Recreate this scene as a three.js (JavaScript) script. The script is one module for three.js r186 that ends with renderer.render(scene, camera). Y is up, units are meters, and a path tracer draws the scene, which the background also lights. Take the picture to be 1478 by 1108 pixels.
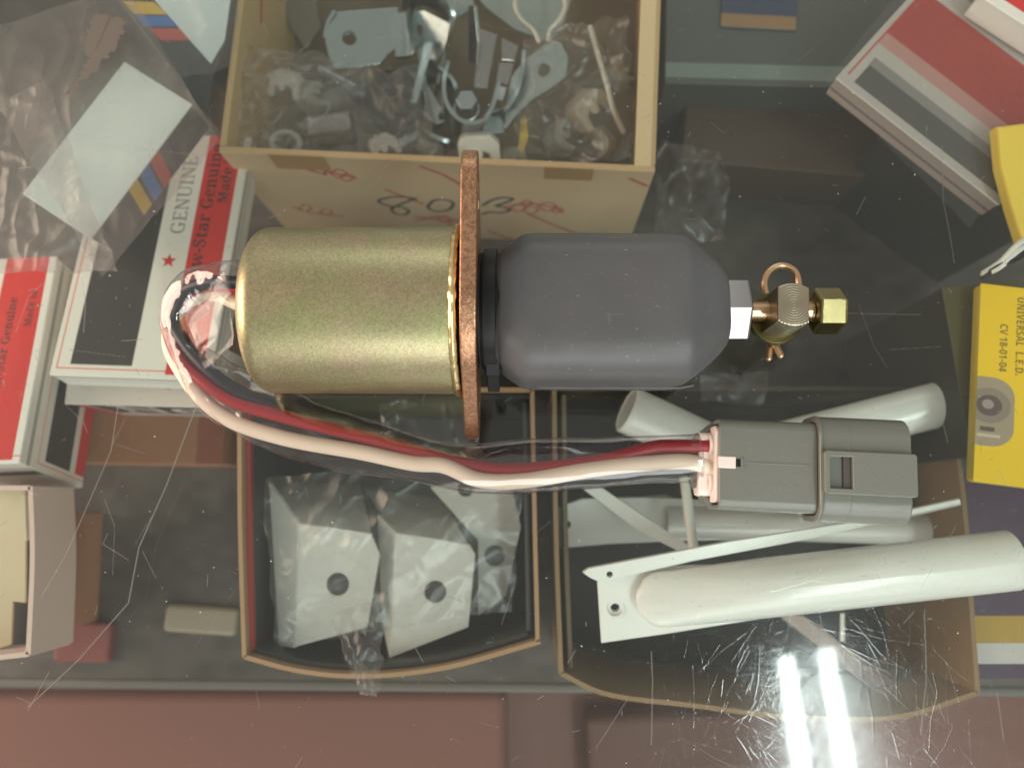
import * as THREE from 'three';
import { RoundedBoxGeometry } from 'three/addons/geometries/RoundedBoxGeometry.js';
import { mergeGeometries, mergeVertices, toCreasedNormals } from 'three/addons/utils/BufferGeometryUtils.js';
import { ImprovedNoise } from 'three/addons/math/ImprovedNoise.js';
import { RectAreaLightUniformsLib } from 'three/addons/lights/RectAreaLightUniformsLib.js';

// ---------------------------------------------------------------- camera, lamps, exposure
// Everything is modelled in millimetres and turned into metres at the very end.
const MM = 0.001;
const scene = new THREE.Scene();
const renderer = new THREE.WebGLRenderer({ antialias: true });
renderer.toneMapping = THREE.LinearToneMapping;
renderer.toneMappingExposure = 1.22;
renderer.shadowMap.enabled = true;
const W = 1478, H = 1108, F = 1150, EYE = 262;           // photograph size, focal length in its pixels, eye height above the glass
const DOWN = new THREE.Vector3(765 - W / 2, -(735 - H / 2), -F).normalize();   // where the plumb line shows
const cy = DOWN.clone().negate();
const cz = new THREE.Vector3(0, 1, 0).addScaledVector(cy, -cy.y).normalize().negate();
const cx = new THREE.Vector3().crossVectors(cy, cz);
const toCam = new THREE.Matrix4().makeBasis(cx, cy, cz), toWorld = toCam.clone().transpose();
const camera = new THREE.PerspectiveCamera(2 * Math.atan(H / 2 / F) * 180 / Math.PI, W / H, 0.01, 20);
camera.position.set(0, EYE, 0);
camera.quaternion.setFromRotationMatrix(toWorld);
camera.focus = 0.236;
camera.userData.fStop = 8.5;
scene.background = new THREE.Color().setRGB(0.40, 0.39, 0.35);   // the dim shop around the counter

RectAreaLightUniformsLib.init();
function areaLight(w, h, rgb, power, from, to) {
  const l = new THREE.RectAreaLight(new THREE.Color().setRGB(...rgb), power, w, h);
  l.position.set(...from); l.lookAt(...to); l.name = 'shop_light'; scene.add(l); return l;
}
areaLight(1500, 1000, [0.95, 1.0, 1.0], 3.2, [300, 900, 1700], [0, 0, 0]);      // daylight from the shop front
areaLight(900, 800, [1.0, 0.76, 0.60], 7.2, [-1250, 420, -80], [0, 0, 0]);      // low warm light on the left
areaLight(1000, 800, [0.9, 1.0, 0.95], 1.3, [0, 1000, -1900], [0, 0, 0]);       // pale wall behind

// ---------------------------------------------------------------- helpers
let seed = 7;
const rnd = () => { seed = (seed + 0x6d2b79f5) | 0; let t = Math.imul(seed ^ (seed >>> 15), 1 | seed); t = (t + Math.imul(t ^ (t >>> 7), 61 | t)) ^ t; return ((t ^ (t >>> 14)) >>> 0) / 4294967296; };
const rr = (a, b) => a + (b - a) * rnd();
const noise = new ImprovedNoise();
const V = (x, y, z) => new THREE.Vector3(x, y, z);
const ray = (px, py) => V(px - W / 2, H / 2 - py, -F).applyMatrix4(toWorld);
function at(px, py, h) { const d = ray(px, py); return V(0, EYE, 0).addScaledVector(d, (h - EYE) / d.y); }     // measured place -> point at height h
function onPlane(px, py, p, n) { const d = ray(px, py), o = V(0, EYE, 0); return o.addScaledVector(d, p.clone().sub(V(0, EYE, 0)).dot(n) / d.dot(n)); }
const used = {};
function numbered(n) { const k = used[n] = (used[n] ?? -1) + 1; return k ? n + '_' + String(k).padStart(3, '0') : n; }
function info(o, label, category, group, kind) { if (label) o.userData.label = label; if (category) o.userData.category = category; if (group) o.userData.group = group; if (kind) o.userData.kind = kind; return o; }
function thing(name, label, category, pos = V(0, 0, 0), turn = 0, group) {
  const o = new THREE.Group(); o.name = numbered(name); o.position.copy(pos); o.rotation.y = turn; scene.add(o);
  return info(o, label, category, group);
}
function mesh(name, geo, mat, parent = scene, label) {
  const m = new THREE.Mesh(geo, mat); m.name = parent === scene ? numbered(name) : name; m.castShadow = m.receiveShadow = true; parent.add(m);
  if (label) m.userData.label = label; return m;
}
function solo(name, geo, mat, label, category, group) {           // a thing that is one mesh
  geo.computeBoundingBox(); const c = geo.boundingBox.getCenter(V()); c.y = geo.boundingBox.min.y; geo.translate(-c.x, -c.y, -c.z);
  const m = mesh(name, geo, mat); m.position.copy(c); return info(m, label, category, group);
}
const rbox = (w, h, d, r = 0.6, s = 2) => new RoundedBoxGeometry(w, h, d, s, Math.min(r, w / 2.1, h / 2.1, d / 2.1));
const tube = (pts, r, seg = 80, rad = 12) => new THREE.TubeGeometry(new THREE.CatmullRomCurve3(pts, false, 'centripetal'), seg, r, rad, false);
function capped(pts, r, seg = 80, rad = 12) {
  const c = new THREE.CatmullRomCurve3(pts, false, 'centripetal'), g = [new THREE.TubeGeometry(c, seg, r, rad, false)];
  for (const t of [0, 1]) { const s = new THREE.SphereGeometry(r, rad, 6), p = c.getPoint(t); s.translate(p.x, p.y, p.z); g.push(s); }
  return mergeGeometries(g);
}
function hexShape(r, a0 = 0, n = 6) { const s = new THREE.Shape(); for (let i = 0; i < n; i++) { const a = a0 + i * 2 * Math.PI / n; i ? s.lineTo(r * Math.cos(a), r * Math.sin(a)) : s.moveTo(r * Math.cos(a), r * Math.sin(a)); } s.closePath(); return s; }
function roundRect(w, h, r, path = new THREE.Shape()) {
  const x = -w / 2, y = -h / 2; path.moveTo(x + r, y); path.lineTo(x + w - r, y); path.absarc(x + w - r, y + r, r, -Math.PI / 2, 0); path.lineTo(x + w, y + h - r); path.absarc(x + w - r, y + h - r, r, 0, Math.PI / 2);
  path.lineTo(x + r, y + h); path.absarc(x + r, y + h - r, r, Math.PI / 2, Math.PI); path.lineTo(x, y + r); path.absarc(x + r, y + r, r, Math.PI, 1.5 * Math.PI); return path;
}
const hole = (x, y, r) => { const p = new THREE.Path(); p.absellipse(x, y, r, r, 0, 2 * Math.PI, true); return p; };
const extr = (s, depth, bevel = 0.3, seg = 2, curve = 16) => new THREE.ExtrudeGeometry(s, { depth: depth - 2 * bevel, bevelEnabled: bevel > 0, bevelSize: bevel, bevelOffset: -bevel, bevelThickness: bevel, bevelSegments: seg, curveSegments: curve }).translate(0, 0, bevel);
const alongX = (g) => g.rotateY(Math.PI / 2);                       // what was extruded along z now runs along x (shape x -> -z)
function lathX(profile, seg = 64) { return new THREE.LatheGeometry(profile.map(([x, r]) => new THREE.Vector2(r, x)), seg).rotateZ(-Math.PI / 2); }   // profile of [x, radius]

// a sheet of metal or card whose outline lies in the plane through three measured places
function plane3(a, b, c) { const [p, q, r] = [a, b, c].map((k) => at(...k)); const n = q.clone().sub(p).cross(r.clone().sub(p)).normalize(); if (n.y < 0) n.negate(); return { p, n }; }
function sheet(outline, pl, thick, holes = [], bevel = 0.25) {
  const ex = V(1, 0, 0).addScaledVector(pl.n, -pl.n.x).normalize(), ey = V().crossVectors(pl.n, ex);
  const to2 = ([px, py]) => { const d = onPlane(px, py, pl.p, pl.n).sub(pl.p); return new THREE.Vector2(d.dot(ex), d.dot(ey)); };
  const s = new THREE.Shape(outline.map(to2));
  for (const [px, py, r] of holes) { const c = to2([px, py]); s.holes.push(hole(c.x, c.y, r)); }
  const g = extr(s, thick, Math.min(bevel, thick / 3), 2);
  g.translate(0, 0, -thick); g.applyMatrix4(new THREE.Matrix4().makeBasis(ex, ey, pl.n).setPosition(pl.p)); return g;
}
// a bent strip of given width direction swept along points
function ribbon(pts, side, thick, n = 48) {
  const c = new THREE.CatmullRomCurve3(pts, false, 'centripetal'), pos = [], idx = [];
  const up = side.clone().normalize();
  for (let i = 0; i <= n; i++) {
    const p = c.getPoint(i / n), t = c.getTangent(i / n), m = V().crossVectors(t, up).normalize().multiplyScalar(thick / 2), s = side.clone().multiplyScalar(0.5);
    for (const [a, b] of [[-1, -1], [1, -1], [1, 1], [-1, 1]]) { const q = p.clone().addScaledVector(s, a).addScaledVector(m, b); pos.push(q.x, q.y, q.z); }
    if (i < n) for (let k = 0; k < 4; k++) { const a = i * 4 + k, b = i * 4 + (k + 1) % 4; idx.push(a, b, a + 4, b, b + 4, a + 4); }
  }
  idx.push(0, 2, 1, 0, 3, 2); const e = n * 4; idx.push(e, e + 1, e + 2, e, e + 2, e + 3);
  const g = new THREE.BufferGeometry(); g.setAttribute('position', new THREE.Float32BufferAttribute(pos, 3)); g.setIndex(idx); g.setAttribute('uv', new THREE.Float32BufferAttribute(new Float32Array(pos.length / 3 * 2), 2));
  return toCreasedNormals(g, 0.6);
}
// an upright wall of card that follows a line of points on plan
function wall(pts, y0, y1, thick) {
  const c = pts.length > 2 ? new THREE.CatmullRomCurve3(pts, false, 'centripetal').getPoints(30) : pts, mid = c.map((p) => V(p.x, (y0 + y1) / 2, p.z));
  return ribbon(mid, V(0, y1 - y0, 0), thick, pts.length > 2 ? 40 : 8);
}
// crumpled clear film over a four-cornered patch: corners are points, lumps in mm
function film(c, n, lump, freq, s0, bulge = 0) {
  const pos = [], uv = [], idx = [];
  for (let j = 0; j <= n; j++) for (let i = 0; i <= n; i++) {
    const u = i / n, v = j / n, p = c[0].clone().multiplyScalar((1 - u) * (1 - v)).addScaledVector(c[1], u * (1 - v)).addScaledVector(c[2], u * v).addScaledVector(c[3], (1 - u) * v);
    const k = (f, s) => noise.noise(p.x * f + s, p.z * f - s, s0 + s), ridge = (f, s) => 1 - 2 * Math.abs(k(f, s));
    const fold = (f, an, s) => { const a = p.x * Math.cos(an) + p.z * Math.sin(an), b = p.z * Math.cos(an) - p.x * Math.sin(an), w = 5 * noise.noise(p.x * f * 0.7, p.z * f * 0.7, s0 + s); return 1 - 2 * Math.abs(noise.noise(a * f * 1.5 + w * f * 2, b * f * 0.45 + s, s0 + s)); };
    p.y += lump * (0.8 * fold(freq * 0.45, 0.7 + s0, 3) + 0.4 * fold(freq * 0.8, 2.1 + s0, 9) + 0.1 * fold(freq * 1.5, 3.6 + s0, 14)) + bulge * Math.sin(Math.PI * u) * Math.sin(Math.PI * v);
    p.x += lump * 0.6 * k(freq, 20); p.z += lump * 0.6 * k(freq, 30);
    pos.push(p.x, p.y, p.z); uv.push(u, v);
    if (i < n && j < n) { const a = j * (n + 1) + i; idx.push(a, a + n + 1, a + 1, a + 1, a + n + 1, a + n + 2); }
  }
  const g = new THREE.BufferGeometry(); g.setAttribute('position', new THREE.Float32BufferAttribute(pos, 3)); g.setAttribute('uv', new THREE.Float32BufferAttribute(uv, 2)); g.setIndex(idx); g.computeVertexNormals(); return g;
}

// ---------------------------------------------------------------- materials
const lin = (r, g, b) => new THREE.Color().setRGB(r, g, b);
const std = (r, g, b, rough = 0.6, metal = 0, more = {}) => new THREE.MeshPhysicalMaterial({ color: lin(r, g, b), roughness: rough, metalness: metal, ...more });
function canvasTex(w, h, draw, srgb = true) { const c = document.createElement('canvas'); c.width = w; c.height = h; const x = c.getContext('2d'); draw(x, w, h); const t = new THREE.CanvasTexture(c); if (srgb) t.colorSpace = THREE.SRGBColorSpace; t.anisotropy = 4; t.magFilter = THREE.LinearFilter; return t; }
function dataTex(n, fn, srgb = false) {
  const d = new Uint8Array(n * n * 4);
  for (let y = 0; y < n; y++) for (let x = 0; x < n; x++) { const c = fn(x / n, y / n), k = (y * n + x) * 4; for (let q = 0; q < 3; q++) d[k + q] = Math.max(0, Math.min(255, 255 * (c.length ? c[q] : c))); d[k + 3] = 255; }
  const t = new THREE.DataTexture(d, n, n); t.wrapS = t.wrapT = THREE.RepeatWrapping; t.magFilter = THREE.LinearFilter; t.minFilter = THREE.LinearMipmapLinearFilter; if (srgb) t.colorSpace = THREE.SRGBColorSpace; t.needsUpdate = true; return t;
}
const hash = (i, j, s) => { let t = Math.imul(i + 1, 374761393) + Math.imul(j + 1, 668265263) + Math.imul(Math.round(s * 10) + 1, 1274126177); t = Math.imul(t ^ (t >>> 13), 1274126177); return ((t ^ (t >>> 16)) >>> 0) / 4294967296; };
// value noise that tiles, n cells across, about -1 to 1
const wrapNoise = (u, v, n, s) => { const x = u * n, y = v * n, i = Math.floor(x), j = Math.floor(y), f = x - i, g = y - j, a = f * f * (3 - 2 * f), b = g * g * (3 - 2 * g), c = (p, q) => hash(p % n, q % n, s); return 1.4 * ((c(i, j) * (1 - a) + c(i + 1, j) * a) * (1 - b) + (c(i, j + 1) * (1 - a) + c(i + 1, j + 1) * a) * b) - 0.7; };
const cells = Array.from({ length: 128 * 128 }, () => rnd());
const grainTex = dataTex(512, (u, v) => { const x = u * 128, y = v * 128, i = Math.floor(x), j = Math.floor(y), a = x - i, b = y - j, c = (p, q) => cells[(p & 127) + 128 * (q & 127)]; return (c(i, j) * (1 - a) + c(i + 1, j) * a) * (1 - b) + (c(i, j + 1) * (1 - a) + c(i + 1, j + 1) * a) * b; });
const copperTex = dataTex(512, (u, v) => { const g = 0.90 + 0.22 * (wrapNoise(u, v, 130, 4) + 0.5 * wrapNoise(u, v, 40, 9)) + 0.12 * (rnd() - 0.5); return [0.76 * g, 0.605 * g, 0.49 * g]; }, true);
const fineTex = dataTex(512, (u, v) => 0.5 + 0.25 * wrapNoise(u, v, 14, 2) + 0.2 * wrapNoise(u, v, 60, 5) + 0.18 * (rnd() - 0.5));
function tiled(t, x, y) { const c = t.clone(); c.repeat.set(x, y); c.needsUpdate = true; return c; }
const plateTex = dataTex(512, (u, v) => {                            // yellow zinc: olive, gold and pinkish bloom
  const n = wrapNoise(u, v, 4, 1), m = wrapNoise(u, v, 9, 8), g = 0.07 * wrapNoise(u, v, 100, 6) + (rnd() - 0.5) * 0.22, t = n + 0.5 * m;
  return [0.735 + 0.04 * t + g, 0.715 - 0.006 * t + g, 0.575 + 0.035 * t + g];
}, true);
const dustTex = dataTex(512, (u, v) => { const n = 0.335 + 0.018 * wrapNoise(u, v, 5, 12) + 0.012 * wrapNoise(u, v, 22, 3), f = rnd(), sc = Math.abs(wrapNoise(u, v, 26, 21)) < 0.003 ? 0.05 : 0; return (f > 0.9985 ? 0.55 : f > 0.995 ? 0.40 : n) + sc; }, true);
const dirtTex = dataTex(512, (u, v) => { const k = 0.925 + 0.02 * wrapNoise(u, v, 6, 31) + 0.02 * wrapNoise(u, v, 24, 33) - (hash(Math.floor(u * 512), Math.floor(v * 512), 9) > 0.9975 ? 0.25 : 0) - (wrapNoise(u, v, 40, 37) > 0.62 ? 0.06 : 0); return [k, k * 0.99, k * 0.97]; }, true);
const satinTex = dataTex(256, (u, v) => 0.56 + 0.06 * wrapNoise(u, v, 5, 41) + 0.05 * wrapNoise(u, v, 60, 43));
const M = {
  zinc: std(0.86, 0.81, 0.77, 0.70, 1, { map: plateTex, roughnessMap: satinTex, bumpMap: grainTex, bumpScale: 0.000014 }),
  zincEdge: std(1, 0.9, 0.85, 0.4, 1, { map: tiled(copperTex, 0.025, 0.025), bumpMap: tiled(grainTex, 0.022, 0.022), bumpScale: 0.00005 }),
  gold: std(0.31, 0.265, 0.125, 0.2, 1, { bumpMap: tiled(fineTex, 0.1, 0.1), bumpScale: 0.00005 }),
  copperGold: std(0.66, 0.43, 0.26, 0.28, 1),
  bead: std(0.80, 0.64, 0.34, 0.25, 1), dullGold: std(0.12, 0.10, 0.045, 0.35, 1),
  steel: std(0.34, 0.32, 0.32, 0.2, 1),
  blueZinc: std(0.37, 0.42, 0.425, 0.27, 1, { bumpMap: tiled(fineTex, 0.05, 0.05), bumpScale: 0.0001 }),
  rubber: std(1.02, 0.97, 1.0, 0.42, 0, { map: dustTex, bumpMap: tiled(fineTex, 4, 2), bumpScale: 0.00006 }),
  black: std(0.010, 0.010, 0.010, 0.42, 0, { specularIntensity: 0.5 }),
  darkStuff: std(0.02, 0.021, 0.02, 0.6),
  redWire: std(0.32, 0.014, 0.018, 0.34), whiteWire: std(0.80, 0.69, 0.53, 0.4), blackWire: std(0.018, 0.018, 0.028, 0.34),
  grey: std(0.165, 0.168, 0.143, 0.3, 0, { bumpMap: tiled(fineTex, 0.06, 0.06), bumpScale: 0.00006 }),
  insert: std(0.82, 0.70, 0.64, 0.45),
  clear: new THREE.MeshPhysicalMaterial({ color: lin(0.86, 0.83, 0.84), roughness: 0.09, transmission: 1, thickness: 0, ior: 1.85, side: THREE.DoubleSide }),
  film: new THREE.MeshPhysicalMaterial({ color: lin(0.93, 0.925, 0.92), roughness: 0.33, transmission: 1, thickness: 0, ior: 1.6, side: THREE.DoubleSide }),
  filmMilky: new THREE.MeshPhysicalMaterial({ color: lin(0.9, 0.87, 0.87), roughness: 0.44, transmission: 1, thickness: 0, ior: 1.6, side: THREE.DoubleSide }),
  filmClear: new THREE.MeshPhysicalMaterial({ color: lin(0.95, 0.95, 0.95), roughness: 0.22, transmission: 1, thickness: 0, ior: 1.5, side: THREE.DoubleSide }),
  whitePaint: std(0.92, 0.94, 0.93, 0.3, 0, { map: dirtTex, clearcoat: 0.4, clearcoatRoughness: 0.15, bumpMap: tiled(fineTex, 0.03, 0.03), bumpScale: 0.0001 }),
  greyPaint: std(0.80, 0.82, 0.81, 0.38, 0, { map: tiled(dirtTex, 0.02, 0.02), bumpMap: tiled(fineTex, 0.05, 0.05), bumpScale: 0.00015 }),
  plastic: std(0.66, 0.64, 0.58, 0.4),
  kraft: std(0.36, 0.22, 0.12, 0.85), carton: std(0.60, 0.45, 0.27, 0.8), cartonEdge: std(0.50, 0.33, 0.17, 0.9),
  cardWhite: std(0.74, 0.73, 0.68, 0.5), cardPink: std(0.60, 0.46, 0.40, 0.8),
  redCard: std(0.52, 0.03, 0.025, 0.5), brownCard: std(0.34, 0.15, 0.07, 0.75), orangeCard: std(0.38, 0.11, 0.045, 0.75),
  yellow: std(0.80, 0.56, 0.02, 0.45), purple: std(0.07, 0.028, 0.07, 0.5), blue: std(0.02, 0.06, 0.13, 0.6),
};

// ---------------------------------------------------------------- setting: glass counter, shelf, lower shelf
const SHELF = -118, TOPG = 0, GT = 6;
{
  const gw = 460, gd = 380, tw = 2048, th = 1692;                     // one sheet of wear over the pane
  const sx = tw / gw, c = at(739, 554, 0);
  const P = (px, py) => { const p = at(px, py, 0); return [(p.x - c.x + gw / 2) * sx, (p.z - c.z + gd / 2) * sx]; };
  const wearDraw = (base, scratch, fine) => (x) => {
    x.fillStyle = `rgb(${base},${base},${base})`; x.fillRect(0, 0, tw, th);
    let s2 = 99; const r = () => { s2 = (s2 * 16807) % 2147483647; return s2 / 2147483647; };
    x.lineCap = 'round';
    for (let i = 0; i < 60; i++) { x.globalAlpha = 0.05; const g = x.createRadialGradient(0, 0, 0, 0, 0, 1); g.addColorStop(0, '#fff'); g.addColorStop(1, 'rgba(255,255,255,0)'); x.save(); x.translate(r() * tw, r() * th); x.scale(60 + 220 * r(), 40 + 140 * r()); x.fillStyle = g; x.fillRect(-1, -1, 2, 2); x.restore(); }
    const line = (pts, w, a) => { x.globalAlpha = a; x.lineWidth = w; x.strokeStyle = '#fff'; x.beginPath(); pts.forEach(([p, q], i) => i ? x.lineTo(p, q) : x.moveTo(p, q)); x.stroke(); };
    for (let i = 0; i < 15000; i++) { const a = r() * 6.283, l = 10 + 130 * r() * r(), px = r() * tw, py = r() * th, b = (r() - 0.5) * 0.5; line([[px, py], [px + l * 0.5 * Math.cos(a), py + l * 0.5 * Math.sin(a)], [px + l * Math.cos(a + b * 0.4), py + l * Math.sin(a + b * 0.4)]], 0.7 + 0.5 * r(), fine * (0.2 + 0.6 * r())); }
    for (let i = 0; i < 330; i++) { const a = r() * 6.283, l = 4 + 46 * r() * r(), px = r() * tw, py = r() * th; line([[px, py], [px + l * Math.cos(a), py + l * Math.sin(a)]], 0.9 + 0.7 * r(), scratch * (0.5 + 0.5 * r())); }
    for (let i = 0; i < 1500; i++) { x.globalAlpha = 0.3 + 0.6 * r(); x.fillStyle = '#fff'; x.beginPath(); x.arc(r() * tw, r() * th, 0.6 + 0.9 * r() * r(), 0, 7); x.fill(); }
    for (const [pts, w, a] of [                                       // the long scratches one can see
      [[[285, 580], [240, 700], [200, 790], [185, 870], [110, 955], [40, 1020]], 2.2, 0.9], [[[170, 585], [160, 650], [130, 720], [95, 800], [60, 860]], 1.8, 0.8],
      [[[150, 720], [165, 760], [162, 830]], 1.3, 0.6], [[[1360, 210], [1362, 290], [1372, 340], [1378, 380]], 1.6, 0.8], [[[1215, 452], [1330, 454]], 1.4, 0.7],
      [[[1240, 440], [1262, 500], [1282, 532]], 1.4, 0.6], [[[1280, 505], [1360, 500]], 1.2, 0.6], [[[100, 190], [205, 215], [300, 225]], 1.2, 0.6], [[[100, 235], [95, 280], [85, 320]], 1.2, 0.5],
      [[[180, 605], [162, 640], [210, 655]], 1.3, 0.6], [[[205, 795], [225, 835]], 1.4, 0.7], [[[155, 770], [148, 785], [185, 808]], 1.4, 0.7], [[[605, 848], [640, 858], [668, 868]], 1.2, 0.5],
      [[[940, 940], [942, 985], [940, 1075]], 1.5, 0.7], [[[860, 1080], [905, 1010]], 1.2, 0.6], [[[1335, 880], [1338, 985], [1330, 1060]], 1.4, 0.6], [[[1440, 1000], [1450, 1070]], 1.4, 0.6],
      [[[530, 55], [760, 40], [900, 65]], 1.1, 0.5], [[[670, 30], [830, 60], [930, 110]], 1.1, 0.5], [[[1150, 90], [1185, 60]], 1.2, 0.6], [[[1010, 165], [1050, 170], [1120, 155]], 1.1, 0.5],
      [[[1380, 760], [1330, 850], [1250, 880]], 1.1, 0.5], [[[280, 935], [340, 850]], 1.2, 0.5], [[[70, 970], [40, 1025]], 1.6, 0.8], [[[1160, 670], [1215, 640]], 1.2, 0.4],
      [[[120, 480], [123, 440], [118, 400]], 1.6, 0.7], [[[100, 505], [180, 515]], 1.2, 0.6], [[[40, 445], [62, 440]], 1.2, 0.7], [[[22, 480], [40, 430], [60, 410]], 1.4, 0.7]]) line(pts.map((p) => P(...p)), w, a * scratch);
    x.globalAlpha = 1;
  };
  const rough = canvasTex(tw, th, wearDraw(27, 0.85, 0.10), false), bump = canvasTex(tw, th, wearDraw(0, 0.35, 0.55), false);
  const top = new THREE.MeshPhysicalMaterial({ color: lin(0.93, 0.95, 0.93), roughness: 1, roughnessMap: rough, bumpMap: bump, bumpScale: 0.00006, transmission: 1, thickness: 0, ior: 1.5 });
  const under = new THREE.MeshPhysicalMaterial({ color: lin(0.98, 0.99, 0.98), roughness: 0.03, transmission: 1, thickness: 0, ior: 1.45 });
  const edge = std(0.05, 0.12, 0.09, 0.2);
  const glass = thing('glass_counter_top', 'scratched clear glass counter top under the solenoid', null, V(c.x, -GT, c.z)); glass.userData.kind = 'structure';
  const pane = mesh('glass_pane', new THREE.BoxGeometry(gw, GT, gd), [edge, edge, top, under, edge, edge], glass); pane.position.y = GT / 2;
  // specks of dust
  const speck = new THREE.IcosahedronGeometry(1, 0), dust = new THREE.InstancedMesh(speck, std(0.75, 0.72, 0.68, 0.8), 420); dust.name = 'dust_specks'; dust.userData.kind = 'stuff';
  const mm = new THREE.Matrix4();
  for (let i = 0; i < 420; i++) { const s = 0.05 + 0.15 * rnd() ** 3; mm.makeRotationY(rnd() * 6).scale(V(s * rr(1, 2), s * 0.5, s)); mm.setPosition(rr(-0.42, 0.42) * gw * 0.75, GT + 0.03, rr(-0.42, 0.42) * gd * 0.75); dust.setMatrixAt(i, mm); }
  glass.add(dust);
  // torn brown tape left on the glass
  const tapeMat = new THREE.MeshPhysicalMaterial({ color: lin(0.36, 0.295, 0.24), roughness: 0.7, transmission: 0.7, thickness: 0, side: THREE.DoubleSide });
  const raw = [[133, 24], [150, 19], [178, 28], [177, 45], [165, 72], [148, 88], [132, 108], [112, 125], [94, 136], [91, 132], [104, 120], [118, 104], [121, 92], [130, 84], [119, 70], [124, 48]], tp = [];
  raw.forEach((p, i) => { const q = raw[(i + 1) % raw.length]; for (let k = 0; k < 7; k++) tp.push(at(p[0] + (q[0] - p[0]) * k / 7 + rr(-4, 4), p[1] + (q[1] - p[1]) * k / 7 + rr(-4, 4), 0.1)); });
  const ts = new THREE.Shape(tp.map((p) => new THREE.Vector2(p.x, -p.z))); const tg = extr(ts, 0.12, 0.03, 1).rotateX(-Math.PI / 2).translate(-c.x, GT + 0.02, -c.z);
  mesh('tape_residue', tg, tapeMat, glass, 'torn brown tape residue stuck on the glass');
}
{
  const z1 = at(739, 985, SHELF).z;
  const woodTex = dataTex(512, (u, v) => { const n = wrapNoise(u, v, 6, 3), m = wrapNoise(u, v, 40, 7); const k = 0.255 + 0.11 * n + 0.06 * m; return [k * 1.0, k * 0.93, k * 0.86]; }, true);
  const sh = mesh('shelf', new THREE.BoxGeometry(900, 8, 420), std(1, 1, 1, 0.35, 0, { map: tiled(woodTex, 3, 2) })); sh.position.set(0, SHELF - 4, z1 - 210); info(sh, 'dark dusty shelf under the glass', null, null, 'structure');
  const ed = mesh('shelf_edge', rbox(900, 10, 5, 2), std(0.11, 0.10, 0.09, 0.5, 0.2)); ed.position.set(0, SHELF - 4, z1 + 2); info(ed, 'grey metal strip along the front of the shelf', null, null, 'structure');
  const lo = mesh('lower_shelf', new THREE.BoxGeometry(1600, 10, 1200), std(0.15, 0.06, 0.042, 0.6, 0, { bumpMap: tiled(fineTex, 3, 3), bumpScale: 0.001 })); lo.position.set(0, -330, 0); info(lo, 'reddish brown bottom of the display case', null, null, 'structure');
}
// ---------------------------------------------------------------- the twin ceiling tubes that mirror in the glass
{
  const mirror = (px, py, h) => { const p = at(px, py, -h); p.y = h; return p; };
  for (const [a, b, which] of [[[1134, 948], [1158, 1108], 'left'], [[1192, 938], [1222, 1108], 'right']]) {
    const p = mirror(...a, 1500), q = mirror(...b, 1500), d = q.clone().sub(p).normalize(), len = 1200, mid = p.clone().addScaledVector(d, len / 2);
    const t = thing('ceiling_lamp_tube', which === 'left' ? 'glowing fluorescent tube mirrored in the glass, nearer the middle of the picture' : 'glowing fluorescent tube mirrored in the glass, nearer the right edge', 'lamp', mid, 0, 'twin ceiling tubes');
    t.quaternion.setFromUnitVectors(V(0, 0, 1), d);
    mesh('tube', new THREE.CylinderGeometry(15, 15, len, 20).rotateX(Math.PI / 2), new THREE.MeshStandardMaterial({ color: 0xffffff, emissive: lin(0.86, 1, 0.97), emissiveIntensity: 12 }), t);
    for (const s of [-1, 1]) mesh('end_cap', new THREE.CylinderGeometry(16, 16, 24, 20).rotateX(Math.PI / 2).translate(0, 0, s * (len / 2 + 12)), M.steel, t);
    const l = new THREE.RectAreaLight(lin(0.86, 1, 0.97), 42, 30, len); l.position.copy(mid).addScaledVector(V(0, 1, 0), -17); l.up.copy(d); l.lookAt(mid.x, -1000, mid.z); l.name = 'tube_light'; scene.add(l);
  }
}
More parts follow.
